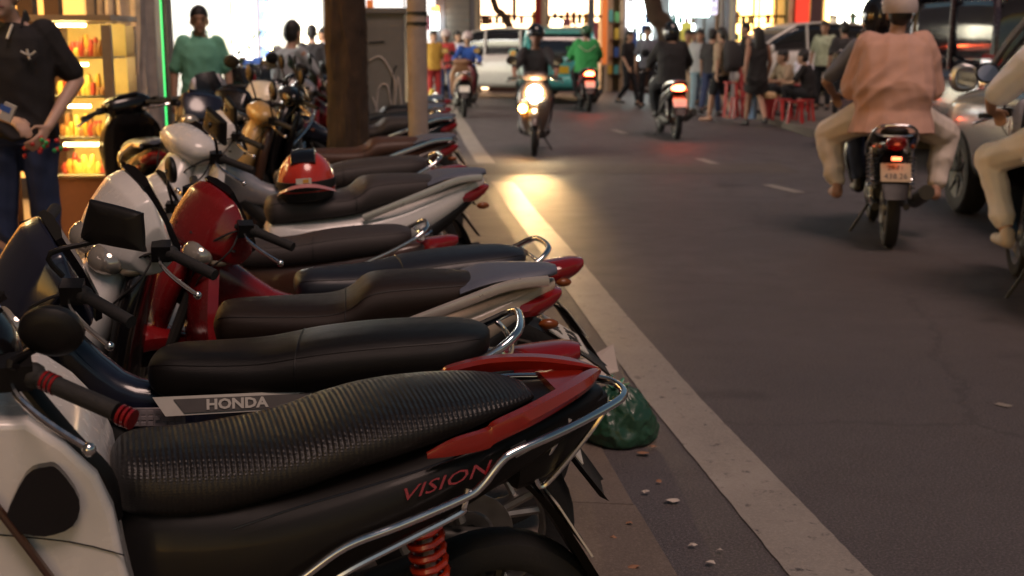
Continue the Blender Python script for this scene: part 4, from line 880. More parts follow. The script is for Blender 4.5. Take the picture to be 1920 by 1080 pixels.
far_shop('cool white shop with a large glowing sign behind the walking crowd', 1236, 1318, WALLG, GLOW_C, extras=[(1252, 1311, -5, 32, glow('large_white_sign', (.75, 1, .92), 2.2), 'sign', .4)])
vs = far_shop('narrow shop with a lettered lavender sign right of the glowing sign', 1318, 1352, WALLG, PEACH, extras=[(1311.5, 1324, -5, 28, mat('sign_lavender', (.5, .45, .55), .5, emit=.4, ecol=(.8, .75, 1)), 'sign', .5)])
for k, ch in enumerate('OA'): text_part(ch, .2, INK, vs, frame((fx(1317.7), YB-.545, fz(18-k*16)), (1, 0, 0), (0, 0, 1)), ext=.004, offset=.004)
far_shop('golden lit shop front above the white car on the right', 1352, 1466, CREAM, GOLD, extras=[(1392, 1396, -5, 60, WOOD, 'post', .1), (1432, 1436, -5, 60, WOOD, 'post', .1)])
far_shop('red and gold shop between the golden shop and the cream shop', 1466, 1520, WOOD, GOLD, extras=[(1468, 1492, -5, 55, mat('red_banner', (.5, .03, .02), .6, emit=.25, ecol=(1, .06, .03)), 'banner', .2), (1494, 1514, -5, 80, mat('purple_brown_pillar', (.10, .05, .06), .6), 'pillar', .25)])
far_shop('cream white lit shop behind the black helmeted rider', 1520, 1680, CREAM, glow('glowing_ivory_wall', (1, .96, .78), 2.4), extras=[(1522, 1528, -5, 60, GOLD, 'banner', .2), (1546, 1552, -5, 70, glow('ivory_tube', (1, .95, .8), 4), 'lamp_tube', .2)])
far_shop('dim shop at the right end of the far row', 1680, 1960, WALLG, glow('glowing_low_wall', (.8, .6, .45), .25))
b = MB(); b.box((24, 30, 4.5), (10, 30, 9)); tag(b.build('building', WALL, smooth=False), 'tall plain building closing the right side of the street', 'building')
# leaning tree trunk, slim poles and a leaning branch by the far pavement
def lean_tree(label, px, y, r0, r1, seed, top):
    P = [V((dp(u, v, y).x, y, dp(u, v, y).z)) for u, v in px]; T = thing('tree', label, 'tree', (0, 0, 0)); b = MB(); b.tube([tuple(p) for p in P]+[top], r0, 12, 4, r2=r1); b.build('trunk', BARK, T)
    limbs(T, top, seed, BARK, 2.0, 4)
lean_tree('dark leaning tree trunk above the grey shirted walker', [(1275, 168), (1262, 100), (1245, 45), (1222, 0)], 27.5, .25, .16, 5, (2.6, 27.5, 5.2))
lean_tree('slim dark leaning trunk in front of the cream restaurant', [(1000, 150), (975, 90), (945, 30), (925, 0)], 36.5, .12, .09, 8, (-.9, 36.5, 5))
for u, y in ((1352, 29), (1377, 28.0)):
    c = dp(u, 60, y); b = MB(); b.lathe([(.001, .1), (.045, .11), (.04, 5), (.001, 5.02)], (c.x, c.y, 0), 'Z', 12); tag(b.build('pole', mat('pale_pole', (.38, .36, .36), .5)), 'slim pale metal pole beside the %s' % ('backpack man' if u < 1360 else 'woman in the black dress'), 'pole')
# ---------------------------------------------------------------- the parked row
Z0 = .03
PLB = mat('worn_black_paint', (.006, .005, .005), .45, coat=.06, spec=.25)
B1 = scooter('motor_scooter', 'black scooter nearest the camera with red tail fairing and ribbed seat cover', (-.54, 2.21, Z0), 197, 4, 31, paint=PLB, seat=mat('ribbed_vinyl', (.0095, .008, .0078), .4, spec=.45), seatk='vision', rear='prong', scale=.961, shield=CRM, apron=PLG, mirrors=(), FX=.07, rax=-.535, rr=.245, shock=((-.40, .125, .33), (-.36, .125, .62)), flapk=[(-.57, .62, .06), (-.63, .56, .075), (-.70, .45, .08), (-.765, .34, .07)], panel=[(.18, .28, .62, .06), (.14, .28, .66, .12), (.0, .34, .665, .158), (-.13, .43, .675, .178), (-.3, .535, .712, .182), (-.45, .60, .745, .165), (-.6, .67, .775, .12), (-.70, .715, .785, .07), (-.75, .745, .78, .03)], lens=LENSR)
# ribbed seat cover: fine cross ribs and pin holes in the vinyl
m = bpy.data.materials['ribbed_vinyl']; t = m.node_tree; tc = t.nodes.new('ShaderNodeTexCoord'); mp = t.nodes.new('ShaderNodeMapping'); t.links.new(tc.outputs['Object'], mp.inputs[0])
wv = t.nodes.new('ShaderNodeTexWave'); wv.wave_type = 'BANDS'; wv.bands_direction = 'X'; wv.inputs['Scale'].default_value = 32; wv.inputs['Distortion'].default_value = .6; wv.inputs['Detail Scale'].default_value = 3
t.links.new(mp.outputs[0], wv.inputs[0])
wy = t.nodes.new('ShaderNodeTexWave'); wy.bands_direction = 'Z'; wy.inputs['Scale'].default_value = 60; t.links.new(mp.outputs[0], wy.inputs[0])
mu = t.nodes.new('ShaderNodeMath'); mu.operation = 'MULTIPLY'; t.links.new(wv.outputs[1], mu.inputs[0]); t.links.new(wy.outputs[1], mu.inputs[1])
ad = t.nodes.new('ShaderNodeMath'); ad.operation = 'ADD'; t.links.new(mu.outputs[0], ad.inputs[0]); t.links.new(wv.outputs[1], ad.inputs[1])
ge = t.nodes.new('ShaderNodeNewGeometry'); sx_ = t.nodes.new('ShaderNodeSeparateXYZ'); t.links.new(ge.outputs['Normal'], sx_.inputs[0])
ms = t.nodes.new('ShaderNodeMapRange'); ms.inputs[1].default_value = .25; ms.inputs[2].default_value = .75; ms.inputs[3].default_value = .12; t.links.new(sx_.outputs[2], ms.inputs[0])
mm = t.nodes.new('ShaderNodeMath'); mm.operation = 'MULTIPLY'; t.links.new(ms.outputs[0], mm.inputs[0]); t.links.new(ad.outputs[0], mm.inputs[1])
nz = t.nodes.new('ShaderNodeTexNoise'); nz.inputs['Scale'].default_value = 500; t.links.new(tc.outputs['Object'], nz.inputs[0]); m3 = t.nodes.new('ShaderNodeMath'); m3.operation = 'MULTIPLY_ADD'; m3.inputs[1].default_value = .3; t.links.new(nz.outputs[0], m3.inputs[0]); t.links.new(mm.outputs[0], m3.inputs[2]); ad = m3
bp = t.nodes.new('ShaderNodeBump'); bp.inputs['Strength'].default_value = .36; bp.inputs['Distance'].default_value = .006; t.links.new(ad.outputs[0], bp.inputs['Height']); t.links.new(bp.outputs[0], t.nodes['Principled BSDF'].inputs['Normal'])
# red tail fairing: two horns meeting at a point behind the seat
b = MB(); rings = []
for x, yy, z, h, w in cr([(-.36, .172, .735, .005, .005), (-.41, .172, .747, .015, .010), (-.47, .170, .757, .018, .012), (-.487, .168, .768, .018, .015), (-.56, .150, .788, .017, .018), (-.64, .105, .803, .015, .022), (-.70, .055, .810, .012, .026), (-.735, .02, .811, .008, .016), (-.752, .005, .811, .003, .005)], 4):
    rings.append([(x, yy+w, z-h*.25), (x, yy+w*.88, z-h*.95), (x, yy-w*.7, z-h*.8), (x, yy-w, z+h*.5), (x, yy-w*.6, z+h*.95), (x, yy+w*.62, z+h*.9)])
b.loft(rings); b.mirror(); b.xl([(-.645, .78, .795, .085), (-.68, .785, .80, .065), (-.72, .795, .808, .035)], n=12, k=2); tf = b.build('tail_fairing', mat('deep_red_paint', (.22, .012, .006), .2, coat=.7), B1, ang=28); tf['label'] = 'glossy red tail fairing behind the seat'
b = MB()
b.tube([(-.04, .17, .44), (-.10, .195, .515), (-.137, .20, .544), (-.208, .20, .589), (-.304, .20, .618), (-.422, .20, .658), (-.456, .198, .678), (-.491, .195, .718), (-.518, .19, .733), (-.60, .168, .75), (-.68, .128, .76), (-.76, .075, .768), (-.79, .04, .771), (-.797, 0, .772), (-.79, -.04, .771), (-.76, -.075, .768), (-.68, -.128, .76), (-.60, -.168, .75), (-.518, -.19, .733), (-.491, -.195, .718), (-.422, -.20, .658), (-.137, -.20, .544)], .0085, 10, 5)
b.build('guard_rail', CHR, B1)
for s in (1, -1):
    b = MB(); b.tube([(-.12, .185*s, .47), (-.198, .20*s, .535), (-.304, .20*s, .582), (-.412, .20*s, .628), (-.422, .2*s, .641), (-.431, .197*s, .675)], .0065, 8, 4); b.build('lower_rail', CHR, B1)
    b = MB(); b.tube([(-.735, .09*s, .765), (-.70, .09*s, .715), (-.655, .085*s, .655), (-.62, .08*s, .615), (-.605, .08*s, .612), (-.600, .08*s, .64), (-.635, .085*s, .70), (-.66, .09*s, .75)], .0055, 8, 4); b.build('lamp_guard', CHR, B1)
b = MB(); b.box((-.535, .175, .732), (.03, .012, .018), M4.Rotation(R(25), 3, 'Y')); b.build('rail_clamp', ALU, B1, smooth=False)
b = MB(); b.xl([(-.56, .60, .76, .10), (-.64, .62, .765, .085), (-.72, .70, .77, .055), (-.76, .745, .77, .03)], n=14, p=4); b.build('tail_shell', PL, B1)
F = frame((-.388, .1785, .682), (-.93, 0, .225), (.1, -.35, .9)); text_part('VISION', .031, LENSR, B1, F, shear=.45, ext=.003, sx=1.75)
b = MB(); b.tube([(-.017, .163, .628), (-.127, .180, .664), (-.259, .184, .694), (-.40, .172, .722), (-.505, .145, .75)], .0022, 6, 5); b.build('panel_crease', PLG, B1)
b = MB(); b.tube([(.33, .12, .95), (.294, .155, .907), (.234, .165, .818), (.185, .155, .745), (.175, .14, .66)], .017, 8, 5, flat=.5); b.build('shield_trim', PL, B1)
out = [(.10, .25), (.13, .42), (.165, .60), (.178, .70), (.20, .765), (.245, .822), (.30, .868), (.37, .872), (.44, .83), (.50, .70), (.50, .46), (.43, .27)]
b = MB(); b.loft([[(x, yy, z) for x, z in out] for yy in (-.2, -.1, .1, .2)]); ip = b.build('inner_panel', WHT, B1, ang=20); bv = ip.modifiers.new('b', 'BEVEL'); bv.width = .012; bv.segments = 3; bv.limit_method = 'ANGLE'; bv.angle_limit = R(50)
b = MB(); b.tube([(.165, .2015, .62), (.25, .2015, .655), (.40, .2015, .69)], .0012, 5, 3); b.build('panel_gap', PL, B1)
shp = cr([(-.04, -.045), (-.055, -.02), (-.02, .05), (.01, .062), (.03, .055), (.058, .0), (.045, -.045), (0, -.058), (-.04, -.045)], 3)[:-1]
b = MB(); b.poly([(.287-px, .204, .735+pz) for px, pz in shp], .03); b.build('fuel_lid', PLG, B1)
b = MB(); b.tube([(.42, .212, .86), (.36, .214, .745), (.30, .214, .635), (.23, .212, .50)], .011, 8, 3, flat=.6); b.build('shield_edge', BRN, B1)
# red end rings on the near grip
for c0, w in (((.306, .224, .98), .02), ((.245, .352, .963), .03)):
    b = MB(); d = (V((.248, .345, .965))-V((.315, .205, .982))).normalized(); p = V(c0)
    for k in range(3): b.tube([p+d*(k*.009), p+d*(k*.009+.005)], .0172, 12, 1)
    b.build('grip_ring', LENSR, B1, M4.Translation((.07, 0, 0)) @ steer_xf(R(31)))
b = MB(); b.box((.345, .085, 1.055), (.05, .075, .008), M4.Rotation(R(28), 3, 'Y')); ph = b.build('phone_clip', PL, B1, M4.Translation((.07, 0, 0)) @ steer_xf(R(31)), smooth=False)
b = MB(); b.box((.344, .085, 1.061), (.042, .066, .003), M4.Rotation(R(28), 3, 'Y')); b.build('phone_screen', mat('phone_screen', (.25, .32, .5), .1, emit=.25, ecol=(.5, .6, 1)), ph, M4.Translation((.07, 0, 0)) @ steer_xf(R(31)), smooth=False)

mirror_part(B1, 1, M4.Translation((.07, 0, 0)) @ steer_xf(R(31)), (.335, .20, 1.0), (.275, .19, 1.045), 'oval', .050, PL, 50)
B2 = scooter('motorbike', 'black underbone motorbike with long black bench seat and lettered white side badge', (-.681, 2.93, Z0), 182, 4, 32, 'underbone', BLU, BLU, SEATB, 'bench', 'loop', .93, mirror='trap', mirrors=(), apron=BLU, shield=CRM, FX=.05)
mirror_part(B2, 1, M4.Identity(4), (.285, .25, 1.0), (.165, .25, 1.125), 'trap', .066, PL, 72)
b = MB(); F = frame((-.085, .134, .652), (-1, -.05, .02), (.0, -.35, 1)); b.poly([F @ V(p) for p in ((-.22, .025, 0), (.16, .025, 0), (.15, -.018, 0), (-.19, -.022, 0))], .004); bd = b.build('badge_panel', PLATE, B2, smooth=False)
b = MB(); b.poly([F @ V(p) for p in ((-.17, .018, .004), (.155, .018, .004), (.145, -.013, .004), (-.145, -.016, .004))], .002); b.build('badge_stripe', mat('badge_grey', (.10, .09, .085), .4), bd, smooth=False)
text_part('HONDA', .034, PLATE, bd, F @ M4.Translation((-.02, .001, .006)), offset=.0012, sx=1.15)
b = MB()
for i in range(9):
    for j in range(3):
        if (i*7+j*3) % 5 == 0: continue
        b.box((.215-i*.017, .125-.004*j, .600+j*.013), (.011, .006, .009))
b.box((.147, .114, .613), (.16, .008, .045)); b.build('vent_grille', mat('vent_pale', (.3, .26, .27), .5), B2, smooth=False)
B3 = scooter('motor_scooter', 'cream scooter with white front cowl brown stepped seat and broad grey rear carrier', (-.66, 3.46, Z0), 187, 4, 30, paint=CRM, seat=SEATBR, seatk='step', rear='rack', scale=.935, FX=.03, cowl='big', flapk=[(-.72, .69, .07), (-.80, .65, .085), (-.91, .58, .085), (-1.0, .505, .06)], railm=mat('pale_bar', (.55, .48, .42), .3, .5), mirror='trap', mirrors=(), apron=WHT, shield=PLG)
B4 = scooter('motorbike', 'red underbone motorbike with red handlebar cowl and chrome loop rail', (-.56, 4.10, Z0), 195, 4, 28, 'underbone', RED, RED, mat('dark_blue_vinyl', (.012, .013, .02), .42), 'bench', 'loop', .90, mirrors=(), apron=RED, shield=RED, FX=.09)
B5 = scooter('motorbike', 'small underbone motorbike with white front cowl and grey brown bench seat', (-.965, 5.05, Z0), 188, 4, 22, 'underbone', BRN, BRN, SEATG, 'bench', 'loop', .83, mirrors=(1,), apron=WHT, shield=WHT, FX=.15)
B6 = scooter('motor_scooter', 'white scooter carrying a red helmet on its grey stepped seat', (-.93, 5.6, Z0), 198, 4, 25, paint=WHT, seat=SEATG, seatk='step', rear='rack', scale=.99, railm=mat('pale_green_bar', (.55, .55, .5), .3, .4), mirror='trap', mirrors=(1,), plate=False, FX=.12, flapk=[(-.62, .66, .07), (-.70, .60, .085), (-.76, .48, .085), (-.84, .36, .07)])
B7 = scooter('motorbike', 'grey seated motorbike with white front half hidden behind the red helmet', (-1.12, 6.9, Z0), 191, 4, 20, 'underbone', SLV, SLV, SEATG, 'bench', 'loop', .97, apron=WHT, shield=WHT, mirrors=(1,), mirror='trap')
B8 = scooter('motor_scooter', 'brown scooter with tan front cowl parked in front of the street tree', (-1.17, 8.25, Z0), 191, 4, 15, paint=BRN, seat=mat('red_brown_vinyl', (.07, .03, .018), .5), seatk='step', rear='rack', scale=.965, apron=mat('tan_paint', (.45, .28, .10), .35, coat=.3), mirrors=(1, -1))
B9 = scooter('motor_scooter', 'black scooter with silvery seat edge parked just beyond the pale pole', (-1.28, 10.1, Z0), 190, 4, 15, paint=PLG, seat=SEATG, seatk='step', rear='rack', scale=1, apron=PLG)
more = [((-1.38, 11.0), 'underbone', BLU, 'dark blue motorbike with chrome rail behind the black scooter past the pole'), ((-1.45, 11.9), 'scooter', SLV, 'silver scooter in the far cluster of bikes left of the tree trunk'), ((-1.5, 12.8), 'underbone', RED, 'red motorbike in the far cluster of bikes left of the tree trunk'), ((-1.55, 13.7), 'scooter', PLG, 'black scooter in front of the cabinet deep in the far cluster'), ((-1.6, 14.7), 'underbone', WHT, 'white motorbike near the end of the parked row past the cabinet')]
for i, ((x, y), k, p, lb) in enumerate(more):
    scooter('motor_scooter' if k == 'scooter' else 'motorbike', lb, (x, y, Z0), 188+random.uniform(-4, 6), 4, random.uniform(5, 30), k, p, p, SEATB, 'step' if k == 'scooter' else 'bench', 'rack' if k == 'scooter' else 'loop', 1, apron=p, lod=1, mirror='trap' if i % 2 else 'oval')
row2 = [((-2.32, 8.2), 'scooter', PLG, 112, 'black scooter standing along the pavement by the grey fluted trunk'), ((-2.25, 9.0), 'underbone', BLU, 285, 'dark blue motorbike standing along the pavement in front of the green polo man'), ((-2.0, 9.9), 'underbone', PLG, 255, 'black motorbike squeezed between the tan cowl scooter and the pavement row'), ((-2.5, 10.9), 'scooter', SLV, 100, 'silver scooter standing along the pavement under the white shop lights'), ((-2.15, 11.6), 'underbone', WHT, 262, 'white motorbike standing along the pavement in front of the seated man'), ((-2.62, 12.6), 'scooter', RED, 95, 'red scooter standing along the pavement near the potted plants'), ((-2.3, 13.4), 'underbone', PLG, 280, 'black motorbike standing along the pavement under the pale shirted seated man'), ((-2.9, 15.2), 'scooter', PLG, 100, 'black scooter standing along the pavement beyond the seated man')]
for i, ((x, y), k, pt, yw, lb) in enumerate(row2):
    scooter('motor_scooter' if k == 'scooter' else 'motorbike', lb, (x, y, Z0), yw, 4, 15-8*(i % 3), k, pt, pt, SEATB, 'step' if k == 'scooter' else 'bench', 'rack' if k == 'scooter' else 'loop', 1, apron=pt, lod=1, mirrors=() if i < 4 else (1, -1), mirror='trap' if i % 2 else 'oval', cowl='big' if i % 2 else None)
# red and black helmet lying on the white scooter
hp = local(B6, (-.02, .03, .755)); H = thing('helmet', 'red and black open helmet resting on the white scooter seat', 'helmet', tuple(hp), (R(4), R(-4), R(275)), scale=1.08)
b = MB(); b.sph((0, 0, .045), (.135, .115, .135), 28, 14, cut=-.25); sh = b.build('shell', mat('helmet_red', (.50, .035, .02), .2, coat=.7), H)
b = MB(); rings = []
for a in [R(q) for q in range(38, 150, 8)]: rings.append([((.137+d)*cos(a), yy, .045+(.137+d)*sin(a)) for yy, d in ((-.05, -.012), (-.045, .0005), (0, .003), (.045, .0005), (.05, -.012), (0, -.02))])
b.loft(rings); b.build('black_stripe', PLG, sh)
b = MB(); b.lathe([(.110, -.06), (.118, -.055), (.138, .0), (.139, .018), (.134, .02), (.112, -.02)], (0, 0, .045), 'Z', 28); b.v = [(x, y_*.86, z-.012*x/.13) for x, y_, z in b.v]; b.build('lower_band', INK, sh)
b = MB(); rings = []
for a in [R(q) for q in range(-75, 76, 10)]: rings.append([(.133*cos(a)+.012*cos(a), .113*sin(a)*1.03, .03+.018*cos(a*2)), (.165*cos(a), .118*sin(a)*1.05, .018+.016*cos(a*2)), (.133*cos(a)+.012*cos(a), .113*sin(a)*1.03, .022+.018*cos(a*2))])
b.loft(rings); b.build('peak', mat('peak_pink', (.5, .2, .2), .35, coat=.4), sh)
b = MB(); b.box((.142, 0, .058), (.006, .06, .022)); lb_ = b.build('badge', PLATE, sh, smooth=False)
b = MB(); b.box((.1465, .008, .058), (.002, .022, .014)); b.build('badge_mark', mat('badge_orange', (.6, .3, .05), .5), lb_, smooth=False)
# green bin bag slumped in the gutter
gp0 = gp(1168, 838, .01); b = MB(); n = 110; rings = []
rnd = random.Random(11)
for k in range(46):
    t_ = k/45; z = .185*t_
    rr = (.108*math.sqrt(max(0, 1-(t_*.98)**2.6))+.008)*(1-.12*math.exp(-t_*12))
    rings.append([(rr*(1.12+.10*(1-2*abs(NZ.noise((cos(a)*3, sin(a)*3+3, t_*4))))+.05*NZ.noise((cos(a)*9, sin(a)*9, t_*11))+.05*sin(5*a+t_*6))*cos(a)-.02*t_, rr*(1+.07*sin(4*a+2+t_*5)+.09*(1-2*abs(NZ.noise((cos(a)*3+9, sin(a)*3+3, t_*4)))))*sin(a), max(0, z+.016*t_*(1-2*abs(NZ.noise((cos(a)*3.5+5, sin(a)*3.5, t_*6))))+.010*NZ.noise((cos(a)*4, sin(a)*4, t_*5)))) for a in [2*pi*i/n for i in range(n)]])
b.loft(rings); BG = thing('rubbish_bag', 'green plastic rubbish bag slumped in the gutter beside the white line', 'rubbish bag', (gp0.x+.0, gp0.y+.10, .008))
BAGM = mat('green_bag_plastic', (.010, .055, .028), .42, coat=.3, var=.5, scale=14, bump=.9, bscale=45, spec=.6)
b.build('sack', BAGM, BG, ang=180)
b = MB()
for k in range(7):
    a = k*.9; b.tube([(-.015, 0, .172), (-.02+.02*cos(a), .02*sin(a), .198), (-.02+.05*cos(a), .045*sin(a), .208+.01*(k % 3))], .012, 6, 3, r2=.004, flat=.4)
b.build('knot', mat('green_bag_bright', (.03, .26, .15), .3, coat=.3), BG)
# pale paper wedge behind the second bike
b = MB(); c0 = gp(1112, 712, .006)
fold = [(-.11, -.03, 0), (.05, -.06, 0), (.12, .02, .0), (.10, .07, .11), (-.02, .05, .05), (-.12, .03, .02)]
b.add([V(f) for f in fold]+[(0, 0, .03)], [(i, (i+1) % 6, 6) for i in range(6)])
tag(b.build('paper', PAP, loc=(c0.x, c0.y+.12, .008), smooth=False), 'crumpled white paper lying behind the bench seat motorbike', 'paper')

# ---------------------------------------------------------------- traffic on the road
SH_BLK = cloth('black_cloth', (.014, .012, .013)); SH_GRN = cloth('green_polo_cloth', (.19, .50, .36)); SH_PINK = cloth('pink_shirt_cloth', (.60, .36, .29)); TR_BEI = cloth('beige_trouser_cloth', (.70, .62, .56)); SH_WHT = cloth('white_shirt_cloth', (.78, .80, .90))
SH_GRY = cloth('grey_tee_cloth', (.14, .15, .19)); SH_LG = cloth('pale_grey_shirt_cloth', (.36, .38, .40)); TR_BLK = cloth('dark_trouser_cloth', (.012, .012, .016)); TR_NAVY = cloth('denim_cloth', (.025, .04, .10)); SH_BLU = cloth('blue_jacket_cloth', (.03, .10, .42)); JK_GRN = cloth('bright_green_jacket', (.03, .26, .07)); SH_RED = cloth('red_shirt_cloth', (.35, .03, .03)); SH_YEL = cloth('yellow_shirt_cloth', (.5, .3, .05)); SH_TAN = cloth('tan_shirt_cloth', (.36, .27, .18)); SH_CHAR = cloth('charcoal_cloth', (.035, .032, .034)); SH_PAT = cloth('pale_green_pattern', (.42, .46, .33), var=.5)
HELM_K = mat('black_helmet_paint', (.012, .012, .014), .2, coat=.6); HELM_W = mat('pale_cap_cloth', (.5, .42, .42), .7); SHOE_T = mat('tan_shoe', (.4, .22, .15), .6); SHOE_W = mat('white_shoe', (.6, .52, .45), .5)
def ridden(label, name, rear_xy, yaw, **k):
    a = R(yaw); s = k.get('scale', 1); return scooter(name, label, (rear_xy[0]+.625*s*cos(a), rear_xy[1]+.625*s*sin(a), .0), yaw, 0, k.pop('steer', 0), group='motorbikes ridden along the road', flap=True, **k)
def rider(bike, label, pose, *a, **k):
    p = person(label, tuple(bike.location), math.degrees(bike.rotation_euler.z), pose, *a, **k); p.scale = bike.scale; return p
# oncoming scooter with its lamp on
S1 = ridden('oncoming scooter with a dazzling headlight and lit amber indicator', 'motor_scooter', (.33, 17.65), -92, kind='scooter', paint=SLV, seatk='step', lod=1, apron=mat('bronze_paint', (.10, .065, .05), .3, coat=.4), lens=LENSR, mirror='oval')
b = MB(); b.sph((.655, .0, .80), (.05, .092, .092), 16, 10); b.build('headlight', glow('headlamp_lit', (1, .74, .40), 60), S1)
b = MB(); b.sph((.66, .0, .70), (.04, .05, .03), 14, 8); b.build('position_lamp', glow('position_lamp_lit', (1, .8, .5), 30), S1)
b = MB(); b.sph((.655, -.15, .60), (.035, .05, .05), 12, 8); b.build('front_indicator', glow('amber_lamp_lit', (1, .42, .05), 45), S1)
rider(S1, 'person in dark clothes and black helmet riding toward us behind the headlight', RIDE, SH_CHAR, TR_BLK, sleeve='short', skin=SKINT, headgear=('helmet', HELM_K, HELM_K))
L = bpy.data.lights.new('headlight_beam', 'SPOT'); L.energy = 250; L.spot_size = R(17); L.spot_blend = 1; L.color = (1, .60, .24); L.shadow_soft_size = .06
lo = bpy.data.objects.new('headlight_beam', L); COL.objects.link(lo); lo.parent = S1; lo.location = (.68, 0, .67); lo.rotation_euler = (0, R(-90+9.3), 0)
S2 = ridden('black scooter ridden away by the dark clothed rider with lit red tail lamp', 'motor_scooter', (2.45, 19.2), 93, kind='scooter', paint=PLG, seatk='step', lod=1, tail_on=1, rear='rack', scale=1.05)
rider(S2, 'person in black clothes and black helmet riding away in mid street', RIDE, SH_BLK, TR_BLK, sleeve='long', headgear=('full', HELM_K, CARGL), face=False, girth=1.1, loose=.01)
S3 = ridden('scooter with bright red tail lamp ridden by the green jacket rider', 'motor_scooter', (1.60, 27.0), 93, kind='scooter', paint=RED, seatk='step', lod=1, tail_on=1, scale=1.08)
GJ = rider(S3, 'person in a bright green jacket with pale chevron riding away', RIDE, JK_GRN, TR_BLK, sleeve='long', headgear=('helmet', mat('dark_green_helmet', (.03, .10, .05), .3), INK), face=False, loose=.02, girth=1.15)
b = MB(); b.tube([(-.285, .17, 1.26), (-.315, 0, 1.15), (-.285, -.17, 1.26)], .016, 6, 4, flat=.5); b.build('chevron', mat('chevron_pale', (.5, .5, .36), .6), GJ)
S4 = ridden('dark motorbike carrying the pink shirted passenger', 'motorbike', (2.66, 8.95), 79, kind='underbone', paint=PLG, paint2=PLG, seatk='bench', rear='loop', lod=0, tail_on=0, scale=1.05, apron=PLG)
b = MB(); b.box((-.865, 0, .615), (.02, .06, .022)); b.build('plate_lamp', glow('plate_lamp_lit', (1, .16, .06), 1.6), S4, smooth=False)
for ch in S4.children:
    if ch.name.startswith('number_plate'): ch.data.materials.clear(); ch.data.materials.append(mat('plate_dull_yellow', (.36, .27, .15), .5))
D = dict(RIDE); 
D.update(hed=(.02, .08, 1.53), nek=(-.02, .06, 1.38), che=(-.06, .03, 1.19), elbL=(.10, .42, 1.08), wriL=(.27, .36, .99), shoL=(-.03, .25, 1.30))
rider(S4, 'person in grey shirt and round black helmet driving ahead of the pink passenger', D, SH_GRY, TR_NAVY, sleeve='short', headgear=('full', HELM_K, CARGL), vox=.011)
Pn = dict(PILLION); Pn.update(kneL=(-.10, .40, .72), kneR=(-.10, -.40, .72), ankL=(-.22, .33, .36), ankR=(-.22, -.33, .36), hed=(-.33, -.02, 1.545), elbL=(-.30, .25, 1.06), elbR=(-.30, -.25, 1.06), wriL=(-.12, .15, .98), wriR=(-.12, -.15, .98))
PK = rider(S4, 'person in loose pink shirt and beige trousers riding pillion with a pale cap', Pn, SH_PINK, TR_BEI, sleeve='long', headgear=('helmet', HELM_W, HELM_W), hair='short', face=False, girth=1.14, loose=.04, vox=.010, shoe=SHOE_T)
S5 = ridden('motorbike cut by the right edge of the picture under the white shirted rider', 'motorbike', (2.88, 6.4), 80, kind='underbone', paint=PLG, seatk='bench', rear='loop', lod=0, scale=1.04, apron=SLV)
RR = dict(RIDE); RR.update(pel=(-.20, 0, .88), ankL=(.02, .22, .36), kneL=(.20, .30, .74), ankR=(.02, -.22, .36), kneR=(.20, -.30, .74), elbL=(.10, .33, 1.07), wriL=(.27, .30, 1.0))
rider(S5, 'person in white shirt and cream trousers riding at the right edge of the road', RR, SH_WHT, cloth('cream_trouser_cloth', (.82, .79, .79)), sleeve='short', headgear=('helmet', HELM_W, HELM_W), face=False, vox=.009, shoe=SHOE_W, loose=.02, handd={'L': ((.7, -.5, -.2), (.2, .2, 1)), 'R': ((.7, .5, -.2), (.2, -.2, 1))}, fist=.7)
bq = MB(); T5 = S5.location
sb_ = thing('shoulder_bag', 'black shoulder strap bag worn across the white shirted rider', 'bag', tuple(T5), (0, 0, S5.rotation_euler.z)); bq.tube([(.05, .14, 1.33), (-.06, .215, 1.36), (-.20, .16, 1.22), (-.32, .0, 1.02), (-.30, -.16, .98)], .028, 8, 5, flat=.35); bq.build('strap', INK, sb_)
b = MB(); b.xl([(-.42, .88, 1.06, .05, -.18), (-.36, .86, 1.08, .10, -.18), (-.28, .87, 1.07, .09, -.18)], n=14, k=2); b.build('pouch', INK, sb_)
S6 = ridden('cream and brown scooter standing at the kerb line with a yellow plate', 'motor_scooter', (-.93, 25.0), 95, kind='scooter', paint=mat('tan_brown_paint', (.25, .13, .07), .4), seatk='step', lod=1, scale=1.05, rear='loop')
S7 = ridden('dark red scooter of the blue jacket rider facing us', 'motor_scooter', (-.95, 29.0), -92, kind='scooter', paint=mat('wine_paint', (.12, .012, .02), .3, coat=.4), seatk='step', lod=1, apron=mat('wine_paint', (.12, .012, .02), .3))
rider(S7, 'person in blue jacket and pale cap on the dark red scooter', RIDE, SH_BLU, TR_BLK, sleeve='long', headgear=('helmet', HELM_W, HELM_W))
# cars
TAXI = mat('teal_taxi_paint', (.08, .40, .40), .25, coat=.5)
tx = car('taxi', 'teal taxi seen from behind with a yellow plate', (1.08, 32.4, 0), 92, TAXI, 'suv', plate_m=mat('plate_yellow', (.65, .42, .03), .4), cat='taxi', brake=0)
b = MB(); b.xl([(-.5, 1.83, 1.93, .10), (-.35, 1.83, 1.99, .16), (-.2, 1.83, 1.94, .12)], n=12, k=2); b.build('roof_sign', glow('taxi_sign_lit', (1, .85, .5), 3), tx)
b = MB(); b.box((-2.215, 0, .58), (.03, 1.5, .05)); b.build('bumper_strip', glow('bumper_reflex', (1, .7, .35), .0) if 0 else CHR, tx, smooth=False)
car('suv', 'white car standing side on behind the oncoming scooter', (-.55, 34.6, 0), 160, WHT, 'suv')
car('suv', 'white car parked on the far right pavement behind the black dress walker', (7.0, 33.0, .12), 195, WHT, 'suv')
car('van', 'dark purple van with tall red tail lamps ahead of the silver car', (5.62, 15.9, 0), 95, mat('dark_purple_paint', (.035, .02, .03), .25, coat=.6), 'van', brake=0)
car('car', 'silver car at the right edge with a chrome wing mirror', (4.60, 9.35, 0), 88, mat('dark_silver_paint', (.34, .33, .33), .18, .5, coat=.6), 'suv', rim=DRK)

